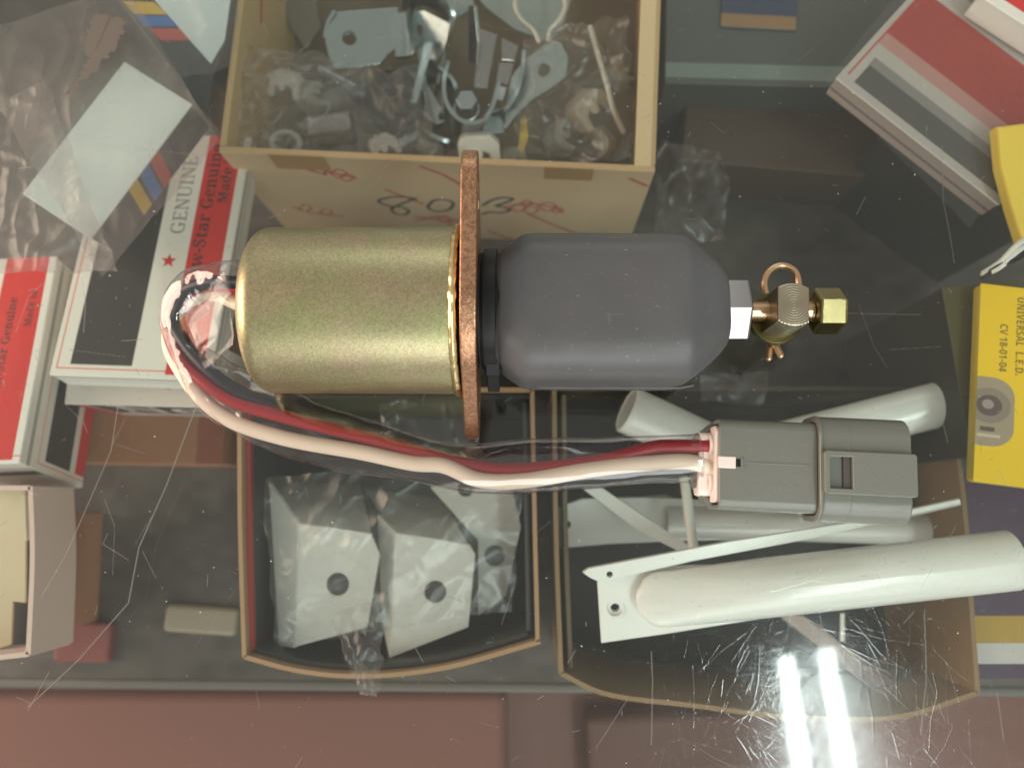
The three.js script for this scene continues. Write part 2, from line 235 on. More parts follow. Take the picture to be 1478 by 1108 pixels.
// ---------------------------------------------------------------- the solenoid with its wires and connector
const AX = 28;                                                       // height of its axis above the glass
{
  const p0 = at(668, 449, AX), pa = at(340, 449, AX), pb = at(1213, 449, AX), dir = pb.clone().sub(pa).normalize(), yaw = Math.atan2(-dir.z, dir.x);
  const sol = thing('fuel_solenoid', 'gold plated solenoid with grey rubber boot, sleeved wires and grey plug on the glass', 'solenoid', V(p0.x, 0, p0.z), yaw);
  const inv = new THREE.Matrix4().makeRotationY(-yaw);
  const L = (px, py, h) => at(px, py, h).sub(V(p0.x, 0, p0.z)).applyMatrix4(inv);          // measured place in the solenoid's own axes
  const X = (px) => L(px, 449, AX).x;
  const up = (g) => g.translate(0, AX, 0);
  // can
  const x0 = L(341, 449, 47).x, x1 = X(667), R = 25;
  const can = [[x0, 0.01], [x0, 17]]; for (let i = 0; i <= 10; i++) { const a = i / 10 * Math.PI / 2; can.push([x0 + 5.2 - 5.2 * Math.cos(a), R - 5.2 + 5.2 * Math.sin(a)]); } can.push([x0 + 9, R], [x1 - 6, R], [x1, R]);
  can.splice(1, 1, [x0, 8], [x0, 19.5]);
  { const g = lathX(can, 128), p = g.attributes.position, u = g.attributes.uv; for (let i = 0; i < p.count; i++) u.setXY(i, u.getX(i) * 4, (p.getX(i) + Math.max(0, 22 - Math.hypot(p.getY(i), p.getZ(i)))) / 40); mesh('can', up(g), M.zinc, sol); }
  // weld bead
  { const g = new THREE.TorusGeometry(R + 0.2, 1.0, 10, 200).rotateY(Math.PI / 2), p = g.attributes.position;
    for (let i = 0; i < p.count; i++) { const a = Math.atan2(p.getY(i), p.getZ(i)), k = 1 + 0.5 * noise.noise(a * 9, 2, 1) + 0.25 * noise.noise(a * 30, 5, 1); const y = p.getY(i), z = p.getZ(i), r = Math.hypot(y, z), nr = R + 0.2 + (r - R - 0.2) * k; p.setXYZ(i, p.getX(i) * (k + 0.2), y / r * nr, z / r * nr); }
    g.computeVertexNormals(); mesh('weld_bead', up(g.translate(x1 - 0.6, 0, 0)), M.bead, sol); }
  // flange: two-hole oval plate, leaning on one end
  { const s = new THREE.Shape(), r1 = 26.5, r2 = 10, d = 35, a = Math.acos((r1 - r2) / d);
    s.absarc(0, 0, r1, a, Math.PI - a, false); s.absarc(-d, 0, r2, Math.PI - a, Math.PI + a, false); s.absarc(0, 0, r1, Math.PI + a, 2 * Math.PI - a, false); s.absarc(d, 0, r2, -a, a, false);
    s.holes.push(hole(-d, 0, 4.2), hole(d, 0, 4.2));
    const g = alongX(extr(s, 4.5, 0.5, 3, 48)).translate(0.3, 0, -2.2);             // long axis along z
    g.rotateX(0.60); g.rotateZ(-0.035); up(g.translate(X(668.5), 0, 0)); mesh('flange', g, M.zincEdge, sol);
    const bump = new THREE.SphereGeometry(1, 16, 10).scale(0.7, 1, 1.8).translate(X(694), AX + 20, -25.5); mesh('weld_spot', bump, M.bead, sol); }
  // neck and cable tie
  const ridge = []; for (let i = 0; i <= 40; i++) ridge.push([X(694) + i / 40 * (X(724) - X(694)), 17.3 + (i % 10 < 5 ? 0.25 : 0)]);
  mesh('neck', up(lathX([[X(693), 10], ...ridge, [X(724), 10]])), M.black, sol);
  const tx0 = X(700), tx1 = X(719);
  const tie = mesh('cable_tie', up(lathX([[tx0, 17.4], [tx0, 18.4], [tx0 + 0.3, 18.7], [tx1 - 0.3, 18.7], [tx1, 18.4], [tx1, 17.4]], 96)), M.black, sol);
  { const h = rbox(4.6, 4.6, 6.2, 0.6), at2 = L(711, 523, 34); h.rotateX(0.75).translate(at2.x, at2.y - 2, at2.z); mesh('tie_head', h, M.black, tie);
    const e = rbox(3.6, 1.2, 9, 0.3).rotateX(1.0).translate(at2.x, at2.y - 6, at2.z + 4.5); mesh('tie_tail', e, M.black, tie); }
  // rubber boot: soft flattened bellows
  { const prof = [[718, 15.5, 16], [722, 16, 17], [726, 17.2, 17.8], [740, 19.4, 19.2], [754, 21.2, 19.9], [764, 21.7, 20.1], [800, 21.8, 20.2], [900, 21.8, 20.2], [968, 21.7, 20.1], [980, 21.4, 19.8], [988, 20.6, 19.2], [1016, 16.2, 16.2], [1034, 12.6, 13.0], [1040, 11, 11.4], [1044, 8.4, 9], [1046, 4, 4]].map(([px, w, h]) => V(X(px), h, w));
    const c = new THREE.CatmullRomCurve3(prof, false, 'centripetal'), nu = 120, nv = 110, pos = [], uv = [], idx = [];
    for (let j = 0; j <= nv; j++) { const p = c.getPoint(j / nv);
      for (let i = 0; i <= nu; i++) { const a = i / nu * 2 * Math.PI, ca = Math.cos(a), sa = Math.sin(a), q1 = Math.abs(ca) / p.z, q2 = Math.abs(sa) / p.y, q3 = (Math.abs(ca) + Math.abs(sa)) / (p.z + p.y - 0.33 * Math.min(p.z, p.y)), pw = 16, k = Math.pow(q1 ** pw + q2 ** pw + q3 ** pw, -1 / pw);
        const lump = 0.16 * noise.noise(p.x * 0.11, a * 1.1, 3); let y = k * sa * (1 + lump / 20), z = -k * ca * (1 + lump / 20); z += 1.0 * Math.min(1, p.y / 18);
        pos.push(p.x, y, z); uv.push(i / nu * 1, j / nv * 1); if (i < nu && j < nv) { const q = j * (nu + 1) + i; idx.push(q, q + 1, q + nu + 1, q + 1, q + nu + 2, q + nu + 1); } } }
    const g = new THREE.BufferGeometry(); g.setAttribute('position', new THREE.Float32BufferAttribute(pos, 3)); g.setAttribute('uv', new THREE.Float32BufferAttribute(uv, 2)); g.setIndex(idx); g.computeVertexNormals();
    const boot = mesh('rubber_boot', up(g), M.rubber, sol);
    const lip = []; for (let i = 0; i <= 24; i++) { const px = 765 + i * (1000 - 765) / 24; lip.push(V(X(px), AX - 3, 22.75 - (i < 2 ? 0.8 - i * 0.4 : 0) - (i > 22 ? (i - 22) * 0.4 : 0))); }
    mesh('mould_line', capped(lip, 0.5, 60, 8), M.rubber, boot); }
  // lock nut, rod, clevis pin, adjusting nut
  const hexX = (r, px0, px1, a0, bev) => up(alongX(extr(hexShape(r, a0), X(px1) - X(px0), bev, 3)).translate(X(px0), 0, 0));
  mesh('lock_nut', hexX(9.9, 1033, 1076, 0.14 + Math.PI / 6, 0.8), M.steel, sol);
  { const prof = [[X(1078), 0.01]]; const n = 14, xa = X(1078), xb = X(1176); for (let i = 0; i <= n * 2 * 1.6; i++) prof.push([xa + (xb - xa) * i / (n * 3.2), i % 2 ? 3.15 : 2.35]); prof.push([xb, 0.01]); mesh('threaded_rod', up(lathX(prof, 48)), M.copperGold, sol); }
  const hn = mesh('adjusting_nut', hexX(6.9, 1174, 1214, 0.5 - Math.PI / 12, 0.9), M.gold, sol);
  { const c = L(1206, 449, AX); mesh('rod_end', up(lathX([[c.x, 0.01], [c.x, 3.4], [c.x + 1.2, 3.0], [c.x + 2.2, 0.01]], 32)), M.gold, hn); }
  { const c = L(1146, 439, 38.2), s = new THREE.Shape(); const w = 4.5, h = 5.1, b = 6.5;
    s.moveTo(-w, -h); s.quadraticCurveTo(0, -b - 1.2, w, -h); s.lineTo(w, h); s.quadraticCurveTo(0, b + 1.2, -w, h); s.closePath();
    const ringBump = tiled(dataTex(256, (u, v) => 0.5 + 0.5 * Math.sin(Math.hypot(u - 0.5, v - 0.5) * 110)), 1 / 13, 1 / 13); ringBump.offset.set(0.5, 0.5);
    const mt = M.gold.clone(); mt.color = lin(0.40, 0.34, 0.25); mt.roughness = 0.34; mt.bumpMap = ringBump; mt.bumpScale = 0.00005;
    const g = extr(s, 16.2, 0.45, 2).rotateX(-Math.PI / 2).rotateY(-0.05).translate(c.x, 22, c.z); const pin = mesh('clevis_pin', g, mt, sol);
    const d = new THREE.LatheGeometry([[0.01, 19.2], [7.8, 19.2], [8.2, 19.7], [8.2, 21.6], [7.8, 22.1], [0.01, 22.1]].map(([r, y]) => new THREE.Vector2(r, y)), 64).translate(c.x, 0, c.z); mesh('washer', d, M.dullGold, pin);
    mesh('pin_stub', new THREE.CylinderGeometry(3.4, 3.2, 8, 32).translate(c.x, 15.4, c.z), M.dullGold, pin);
    const hh = 16.5, loop = [[1110, 517], [1112, 490], [1113, 455], [1106, 425], [1104, 405], [1112, 390], [1129, 383], [1147, 391], [1153, 408], [1150, 425], [1126, 455], [1119, 492], [1127, 513]].map(([a, b], i) => L(a, b, hh + (i > 9 ? 0.6 : 0)));
    const sp = mesh('split_pin', capped(loop, 1.05, 140, 12), M.copperGold, sol); }
  // wires: measured centre lines with heights
  const line = (a) => a.map(([px, py, h]) => L(px, py, h));
  mesh('black_wire', capped(line([[350, 408, 20], [300, 408, 17], [262, 424, 13], [248, 458, 9], [266, 494, 9], [300, 533, 9.5], [336, 560, 9], [372, 577, 7.5], [430, 602, 4.5], [490, 630, 4.4], [560, 655, 4.6], [680, 690, 4.4], [800, 692, 4.6], [900, 672, 5], [985, 660, 7], [1050, 668, 9]]), 2.15, 160), M.blackWire, sol);
  mesh('red_wire', capped(line([[350, 418, 17], [300, 412, 14], [262, 428, 10], [243, 466, 7], [258, 515, 7], [295, 551, 8], [334, 577, 8], [409, 601, 8], [523, 630, 8], [599, 651, 8], [660, 668, 8], [720, 678, 8], [800, 674, 8], [880, 662, 9], [950, 645, 10], [1000, 644, 10.5], [1066, 644, 11]]), 2.25, 180), M.redWire, sol);
  mesh('white_wire', capped(line([[350, 440, 13], [300, 424, 9], [258, 446, 6], [244, 494, 4.5], [268, 545, 5], [295, 579, 5.6], [334, 607, 6.5], [409, 632, 8], [523, 653, 9], [599, 669, 9.5], [640, 672, 10], [690, 692, 10], [750, 694, 10], [850, 678, 10.5], [930, 669, 11], [1000, 667, 11], [1030, 680, 10.5], [1066, 703, 10]]), 2.5, 180), M.whiteWire, sol);
  // clear sleeve: an oval tube with its own thin wall, open at the plug end
  { const sec = [[345, 408, 34, 14, 9], [325, 404, 28, 13, 9], [300, 408, 28, 12, 8], [275, 426, 34, 10, 7.5], [257, 460, 26, 9, 6.5], [268, 500, 24, 8, 6], [300, 545, 38, 7.5, 6], [345, 578, 46, 7.5, 6], [420, 612, 46, 7.5, 6], [520, 643, 42, 7.5, 6], [600, 660, 34, 7.5, 6.4], [680, 676, 36, 7.8, 6.8], [760, 672, 40, 8, 7], [850, 668, 37, 8, 7], [940, 663, 35, 8, 7], [1008, 660, 34.5, 8, 7]];
    const c = new THREE.CatmullRomCurve3(sec.map(([px, py, , h]) => L(px, py, h)), false, 'centripetal'), wc = new THREE.CatmullRomCurve3(sec.map(([, , w, , v], i) => V(i, w * 0.218, v)), false, 'centripetal');
    const n = 180, m = 40, pos = [], idx = [], uvs = [];
    for (let j = 0; j <= n; j++) { const t = j / n, p = c.getPoint(t), d = c.getTangent(t), q = wc.getPoint(t), s = V(-d.z, 0, d.x).normalize();
      for (let i = 0; i <= m; i++) { const a = i / m * 2 * Math.PI, crump = t < 0.42 ? 1 : Math.max(0.25, 1 - (t - 0.42) * 3), k = 1 + 0.16 * crump * noise.noise(p.x * 0.12 + 5, Math.cos(a) * 1.4, Math.sin(a) * 1.4 + p.z * 0.1) + 0.05 * crump * noise.noise(p.x * 0.4, a, p.z * 0.4);
        const v = p.clone().addScaledVector(s, Math.cos(a) * q.y * k); v.y = Math.max(0.4, v.y + Math.sin(a) * q.z * k); pos.push(v.x, v.y, v.z); uvs.push(t, i / m);
        if (i < m && j < n) { const b = j * (m + 1) + i; idx.push(b, b + 1, b + m + 1, b + 1, b + m + 2, b + m + 1); } } }
    const g = new THREE.BufferGeometry(); g.setAttribute('position', new THREE.Float32BufferAttribute(pos, 3)); g.setAttribute('uv', new THREE.Float32BufferAttribute(uvs, 2)); g.setIndex(idx); g.computeVertexNormals();
    const sl = mesh('clear_sleeve', g, M.clear, sol);
    const rimPts = []; for (let i = 0; i < 40; i++) { const b = (n * (m + 1) + Math.round(i / 40 * m)) * 3; rimPts.push(V(pos[b], pos[b + 1], pos[b + 2])); }
    mesh('sleeve_rim', new THREE.TubeGeometry(new THREE.CatmullRomCurve3(rimPts, true), 80, 0.28, 6, true), new THREE.MeshPhysicalMaterial({ color: lin(0.95, 0.92, 0.92), roughness: 0.25, transmission: 1, thickness: 0.0005, ior: 1.5 }), sl);
    // loose end of film behind the can
    const f = film([L(262, 440, 12), L(335, 392, 24), L(340, 500, 16), L(300, 535, 10)], 40, 2.2, 0.12, 5, 2); mesh('loose_film', f, M.filmClear, sl); }
  // plug: built flat in its own frame, then turned
  { const o = new THREE.Group(); o.name = 'connector'; sol.add(o); const c = L(1188, 678, 18), px = 0.2105; o.position.set(c.x - 1.9, 0, c.z - 0.7); o.rotation.y = -0.042;
    const hl = (x0, x1, w, hgt, wall, r, bev = 0.45) => { const s = roundRect(w, hgt, r); if (wall) s.holes.push(roundRect(w - 2 * wall, hgt - 2 * wall, Math.max(0.4, r - wall), new THREE.Path())); return alongX(extr(s, x1 - x0, bev, 3, 24)).translate(x0, hgt / 2, 0); };
    const hx0 = -138 * px, hx1 = 4 * px;
    const housing = mesh('housing', hl(hx0, hx1, 132 * px, 16.5, 1.5, 3.2).translate(0, 0.9, 0), M.grey, o);
    { const r = roundRect(132 * px - 1, 15.6, 3); r.holes.push(roundRect(132 * px - 4, 12.6, 2, new THREE.Path())); mesh('housing_back', alongX(extr(roundRect(132 * px - 3.1, 13.4, 2), 1.5, 0.2)).translate(hx1 - 4, 9.15, 0), M.grey, housing); }
    mesh('seam_line', rbox(hx1 - hx0 - 12, 0.3, 0.5, 0.1).translate((hx0 + hx1) / 2 + 3, 17.43, -0.6), M.grey, housing);
    const ins = mesh('insert', alongX(extr(roundRect(132 * px - 4.2, 13.6, 2.4), 5, 0.4)).translate(hx0 - 0.9, 9.15, 0), M.insert, o);
    mesh('insert_back', alongX(extr(roundRect(132 * px - 8, 9, 2), 5, 0.8, 3)).translate(hx0 - 5, 7.4, 0), M.insert, ins);
    { const s = new THREE.Shape(); const a = 132 * px / 2; s.moveTo(0, -a); s.lineTo(-3, -a + 2.5); s.lineTo(-6.6, -a + 8); s.lineTo(-6.6, a - 8); s.lineTo(-3, a - 2.5); s.lineTo(0, a); s.lineTo(0, a - 1.6); s.lineTo(-2.2, a - 4); s.lineTo(-5.2, a - 8.6); s.lineTo(-5.2, -a + 8.6); s.lineTo(-2.2, -a + 4); s.lineTo(0, -a + 1.6); s.closePath();
      mesh('back_lip', extr(s, 8, 0.4, 2).rotateX(-Math.PI / 2).translate(hx0 + 0.6, 1, 0), M.grey, housing); }
    mesh('lock_tab', rbox(5.2, 1.6, 3.6, 0.3).translate(hx0 + 2.4, 16.9, -0.4), M.insert, ins);
    mesh('tab_slot', rbox(1.5, 0.4, 2.4, 0.1).translate(hx0 + 5.7, 17.35, -0.4), M.black, housing);
    mesh('slot_edge', rbox(0.9, 0.6, 3.4, 0.2).translate(hx0 + 6.9, 17.45, -0.4), M.grey, housing);
    for (const [x, z, r, y] of [[hx0 - 1.6, -6, 2.9, 10.8], [hx0 - 1.6, 0.2, 2.9, 9], [hx0 - 1.6, 5.6, 3.1, 10]]) mesh('wire_seal', alongX(new THREE.TorusGeometry(r - 0.2, 0.7, 8, 24)).translate(x + 0.2, y, z), M.insert, ins);
    const shr = mesh('shroud', hl(6 * px, 133 * px, 153 * px, 19.5, 1.7, 6.5, 0.6), M.grey, o);
    mesh('shroud_collar', hl(2 * px, 9 * px, 155 * px, 19.9, 2.2, 6.6, 0.7).translate(0, -0.1, 0), M.grey, shr);
    mesh('shroud_floor', alongX(extr(roundRect(150 * px, 16.6, 5.5), 2, 0.2)).translate(122 * px, 9.8, 0), M.grey, shr);
    mesh('shroud_seam', hl(45 * px, 46.4 * px, 153.6 * px, 19.7, 1.7, 6.6, 0.1).translate(0, -0.1, 0), M.grey, shr);
    { const w = 130 * px, d = 61 * px, s = roundRect(w, d, 1.0), hw = new THREE.Path(); const hx = -w / 2 + 5.0, a = 3.3, b = 4.7; hw.moveTo(hx - a, -b); hw.lineTo(hx - a, b); hw.lineTo(hx + a, b); hw.lineTo(hx + a, -b); hw.closePath(); s.holes.push(hw);
      const g = extr(s, 3.6, 0.28, 3).rotateX(-Math.PI / 2).translate(5 * px + w / 2, 18.4, 1.4); const latch = mesh('latch', g, M.grey, o);
      mesh('latch_bed', rbox(7.4, 0.6, 10, 0.1).translate(5 * px + 5.0, 19.5, 1.4), M.grey, latch);
      mesh('latch_tooth', rbox(2.4, 1.6, 9.6, 0.2).translate(5 * px + 7.2, 19.9, 1.4), std(0.07, 0.06, 0.055, 0.5), latch); }
  }
}
// ---------------------------------------------------------------- printed boxes
// a closed carton: A -> B is one measured edge of its top (left to right in its own frame), depth runs to the back (or front when negative)
function cartonBox(name, label, cat, A, B, top, depth, high, faceDraw, sides, opt = {}) {
  const D = Math.abs(depth), s = 6;
  const p = at(...A, top), q = at(...B, top), d = q.clone().sub(p), w = opt.width ?? d.length(), turn = Math.atan2(-d.z, d.x), ux = V(Math.cos(turn), 0, -Math.sin(turn)), uz = V(Math.sin(turn), 0, Math.cos(turn));
  const start = opt.fromB ? q.clone().addScaledVector(ux, -w) : p;
  const c = start.clone().addScaledVector(ux, w / 2).addScaledVector(uz, -depth / 2);
  const o = thing(name, label, cat, V(c.x, top - high, c.z), turn, opt.group);
  if (opt.lean) { o.rotation.set(opt.lean, turn, 0, 'YXZ'); o.position.copy(start.clone().addScaledVector(ux, w / 2).sub(V(0, high, D / 2).applyEuler(o.rotation))); }
  const tex = canvasTex(Math.round(Math.min(900, w * s)), Math.round(Math.min(900, D * s)), faceDraw), lid = std(1, 1, 1, 0.42, 0, { map: tex, bumpMap: tiled(fineTex, 2, 2), bumpScale: 0.00008 });
  const plain = opt.edge ?? M.cardWhite;
  const sm = ['px', 'nx', 'pz', 'nz'].map((k) => sides?.[k] ? std(1, 1, 1, 0.5, 0, { map: canvasTex(700, Math.max(60, Math.round(700 * high / (k[1] === 'x' ? D : w))), sides[k]) }) : plain);
  mesh('box_body', rbox(w - 0.6, high - 1.0, D - 0.6, 0.5).translate(0, (high - 1.0) / 2, 0), [sm[0], sm[1], plain, plain, sm[2], sm[3]], o);
  mesh('box_lid', rbox(w, 1.0, D, 0.45).translate(0, high - 0.5, 0), [plain, plain, lid, plain, plain, plain], o);
  if (opt.flap) mesh('tuck_flap', rbox(w - 3, 0.8, 0.7, 0.2).translate(0, high - 5, D / 2), plain, o);
  return o;
}
const fill = (x, c, a, b, w, h) => { x.fillStyle = c; x.fillRect(a, b, w, h); };
function star(x, cx_, cy_, r, c) { x.fillStyle = c; x.beginPath(); for (let i = 0; i < 10; i++) { const a = -Math.PI / 2 + i * Math.PI / 5, q = i % 2 ? r * 0.42 : r; x.lineTo(cx_ + q * Math.cos(a), cy_ + q * Math.sin(a)); } x.fill(); }
function worn(x, w, h, n = 90) { let s = 5; const r = () => { s = (s * 16807) % 2147483647; return s / 2147483647; }; for (let i = 0; i < n; i++) { x.globalAlpha = 0.05 + 0.08 * r(); x.fillStyle = r() < 0.5 ? '#fff' : '#443'; x.fillRect(r() * w, r() * h, 1 + 30 * r() * r(), 1 + 4 * r()); } x.globalAlpha = 1; }
// face printed with a black panel, a white strip and a red band that carries the lettering bottom to top
const starFace = (panel, strip, red, txt) => (x, w, h) => {
  fill(x, '#dcdad2', 0, 0, w, h); x.strokeStyle = '#d8544c'; x.lineWidth = 2.5; x.strokeRect(0.035 * w, -10, w, h - 0.012 * h);
  fill(x, '#2b2b2a', panel[0] * w, -5, (panel[1] - panel[0]) * w, h * 0.965); fill(x, '#c8201c', red[0] * w, 0, (red[1] - red[0]) * w, h * 0.985);
  x.save(); x.rotate(-Math.PI / 2); x.fillStyle = '#7d1512'; x.font = `bold ${Math.round(0.12 * w)}px serif`; x.fillStyle = '#38100f';
  x.fillText('New-Star Genuine', -h * txt[0], (red[0] + 0.40 * (red[1] - red[0])) * w + 4); x.font = `bold ${Math.round(0.10 * w)}px serif`; x.fillText('Made in', -h * txt[1], (red[0] + 0.86 * (red[1] - red[0])) * w);
  x.fillStyle = '#7c7c78'; x.font = `${Math.round(0.13 * w)}px serif`; if (txt[2]) x.fillText('GENUINE', -h * txt[2], strip * w + 0.06 * w); x.restore();
  if (txt[3]) star(x, strip * w, h * txt[3], 0.052 * w, '#c8201c'); worn(x, w, h);
};
const bandSide = (x, w, h) => { fill(x, '#c9c6bd', 0, 0, w, h); fill(x, '#8f8d86', 0, h * 0.16, w, h * 0.06); fill(x, '#f0eee6', 0, h * 0.24, w, h * 0.12); fill(x, '#a19e96', 0, h * 0.37, w, h * 0.05); fill(x, '#e0ddd4', 0, h * 0.45, w, h * 0.5); };
const printSide = (x, w, h) => { fill(x, '#d9d3c9', 0, 0, w, h); fill(x, '#9a9890', 0, h * 0.08, w, h * 0.05); fill(x, '#2b2b2a', w * 0.05, h * 0.34, w * 0.9, h * 0.4); fill(x, '#c8201c', w * 0.05, h * 0.83, w * 0.95, h * 0.17); x.strokeStyle = '#d8544c'; x.lineWidth = 3; x.strokeRect(w * 0.03, h * 0.24, w * 0.94, h); };
const starSide = (x, w, h) => { fill(x, '#c9b9b0', 0, 0, w, h); fill(x, '#2d2a28', w * 0.1, h * 0.03, w, h * 0.36); x.fillStyle = '#d9d0c8'; x.font = `bold ${Math.round(h * 0.40)}px serif`; x.fillText('New-Star', w * 0.2, h * 0.34); fill(x, '#8b7f78', w * 0.3, h * 0.50, w * 0.5, h * 0.08); fill(x, '#b32420', 0, 0, w * 0.08, h); };
cartonBox('parts_box', 'red, white and black printed parts box lying upright behind the wire loop', 'box', [70, 541], [303, 549], -30, 108, 13, starFace([0.115, 0.50], 0.60, [0.715, 0.945], [0.66, 0.30, 0.435, 0.545]), { pz: bandSide, px: bandSide }, { lean: -0.17 });
cartonBox('parts_box', 'printed box with star lettering on its side, under the black panelled box', 'box', [92, 583], [322, 589], -47, 24, 70, (x, w, h) => fill(x, '#cbbfb6', 0, 0, w, h), { pz: starSide });
cartonBox('parts_box', 'red topped printed parts box cut off by the left edge', 'box', [-130, 674], [27, 668], -28, 86, 44, starFace([0.05, 0.35], 0.42, [0.50, 0.93], [0.72, 0.36, 0, 0]), { px: printSide, pz: (x, w, h) => { fill(x, '#cfcac2', 0, 0, w, h); fill(x, '#4a4744', w * 0.3, h * 0.28, w * 0.66, h * 0.14); } }, { lean: -0.19 });
cartonBox('brown_box', 'plain brown cardboard box below the red topped box', 'box', [60, 666], [318, 670], -84, 62, 34, (x, w, h) => { fill(x, '#8a5d3f', 0, 0, w, h); fill(x, '#7a3b22', w * 0.86, 0, w * 0.14, h); worn(x, w, h); }, null, { edge: M.brownCard });
cartonBox('brown_box', 'brown cardboard support box under the red topped box at the left edge', 'box', [-150, 650], [96, 655], -72.4, 60, 45, (x, w, h) => { fill(x, '#8a6a52', 0, 0, w, h); worn(x, w, h); }, null, { edge: M.brownCard });
// white boxes with coloured stripes, in clear wrap
const stripes = (x, w, h) => { fill(x, '#2e3334', 0, 0, w, h); const k = (c, a) => { x.fillStyle = c; x.beginPath(); x.moveTo(w * a, 0); x.lineTo(w * (a + 0.085), 0); x.lineTo(w * (a + 0.02), h); x.lineTo(w * (a - 0.065), h); x.fill(); }; k('#c8a52a', 0.36); k('#2f6fb0', 0.47); k('#bb3d3a', 0.575); };
const paleFace = (x, w, h) => { fill(x, '#d6e2de', 0, 0, w, h); worn(x, w, h, 30); };
cartonBox('striped_box', 'bagged white box with yellow, blue and red side stripes above the star box', 'box', [130, 345], [277, 150], -10, 32, 18, paleFace, { pz: stripes, px: (x, w, h) => fill(x, '#2e3334', 0, 0, w, h) });
{
  const o = thing('striped_box', 'dark and white box with broad yellow, blue and red stripes by the carton corner', 'box', V(at(270, 50, -40).x, -44, at(270, 50, -40).z)), off = o.position.clone(), pl = plane3([200, 0, -22], [330, 0, -24], [290, 150, -26]), up1 = { p: pl.p.clone().addScaledVector(pl.n, 0.25), n: pl.n };
  const add = (n, g, m) => mesh(n, g.translate(-off.x, -off.y, -off.z), m, o);
  add('box_body', sheet([[160, -14], [336, -14], [326, 60], [307, 112], [300, 168], [286, 152]], pl, 16, [], 0.8), std(0.028, 0.032, 0.034, 0.45));
  add('white_panel', sheet([[212, -12], [334, -12], [324, 58], [304, 92]], up1, 0.24, [], 0.05), std(0.58, 0.66, 0.68, 0.4));
  for (const [n, a, m] of [['yellow_stripe', [[176, 1], [221, 3], [243, 21], [193, 20]], std(0.55, 0.36, 0.03, 0.45)], ['blue_stripe', [[195, 22], [244, 23], [257, 38], [207, 38]], std(0.03, 0.13, 0.40, 0.45)], ['red_stripe', [[214, 41], [259, 41], [274, 58], [232, 58]], std(0.42, 0.06, 0.05, 0.45)]]) add(n, sheet(a, up1, 0.24, [], 0.05), m);
}
// red and white box in clear film at the upper right
cartonBox('film_wrapped_box', 'dull red, white and grey printed box in clear film, upper right', 'box', [1207, 112], [1443, 296], -24, 70, 12, (x, w, h) => { fill(x, '#b3aba5', 0, 0, w, h); fill(x, '#474443', w * 0.08, h * 0.82, w, h * 0.135); fill(x, '#807d79', w * 0.075, h * 0.765, w, h * 0.055); fill(x, '#b58079', w * 0.03, h * 0.60, w, h * 0.085); fill(x, '#a22a20', w * 0.03, h * 0.27, w, h * 0.335); fill(x, '#7d7b78', 0, 0, w, h * 0.16); x.fillStyle = '#b02a24'; x.fillRect(w * 0.028, 0, w * 0.009, h * 0.94);
  x.strokeStyle = '#5a1a16'; x.lineWidth = 3; let s = 11; const r = () => { s = (s * 16807) % 2147483647; return s / 2147483647; }; for (let i = 0; i < 26; i++) { const a = w * (0.5 + 0.4 * r()), b = h * (0.38 + 0.18 * r()); x.globalAlpha = 0.5; x.beginPath(); x.moveTo(a, b); x.lineTo(a + 18 * r(), b + 12 * r() - 6); x.stroke(); } x.globalAlpha = 1; worn(x, w, h); }, { pz: (x, w, h) => { fill(x, '#a3938c', 0, 0, w, h); fill(x, '#6d5c66', 0, h * 0.5, w, h * 0.14); } });
cartonBox('parts_box', 'bright red box with a white border cut off by the top right corner', 'box', [1414, -6], [1520, 62], -10, 40, 12, (x, w, h) => { fill(x, '#efe9e2', 0, 0, w, h); fill(x, '#d81f18', 0, 0, w, h * 0.90); }, null);
// supports one sees only as dull shapes
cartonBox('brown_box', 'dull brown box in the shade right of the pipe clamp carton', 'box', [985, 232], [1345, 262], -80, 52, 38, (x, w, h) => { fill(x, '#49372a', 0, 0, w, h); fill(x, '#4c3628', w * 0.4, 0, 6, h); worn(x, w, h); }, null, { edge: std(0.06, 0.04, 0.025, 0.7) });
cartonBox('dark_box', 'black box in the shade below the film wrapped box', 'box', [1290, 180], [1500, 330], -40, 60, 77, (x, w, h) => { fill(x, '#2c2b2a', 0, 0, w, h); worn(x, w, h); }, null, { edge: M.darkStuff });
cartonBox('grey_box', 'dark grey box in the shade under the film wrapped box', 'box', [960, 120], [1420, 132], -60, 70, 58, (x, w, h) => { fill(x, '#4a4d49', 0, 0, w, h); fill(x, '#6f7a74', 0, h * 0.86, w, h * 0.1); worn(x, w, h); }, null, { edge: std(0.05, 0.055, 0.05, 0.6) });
cartonBox('blue_box', 'dark blue box with an orange edge, deep behind the carton', 'box', [1040, 38], [1150, 44], -59, 40, 30, (x, w, h) => { fill(x, '#303a52', 0, 0, w, h); fill(x, '#8a6a48', 0, h * 0.84, w, h * 0.16); }, null, { edge: M.blue });

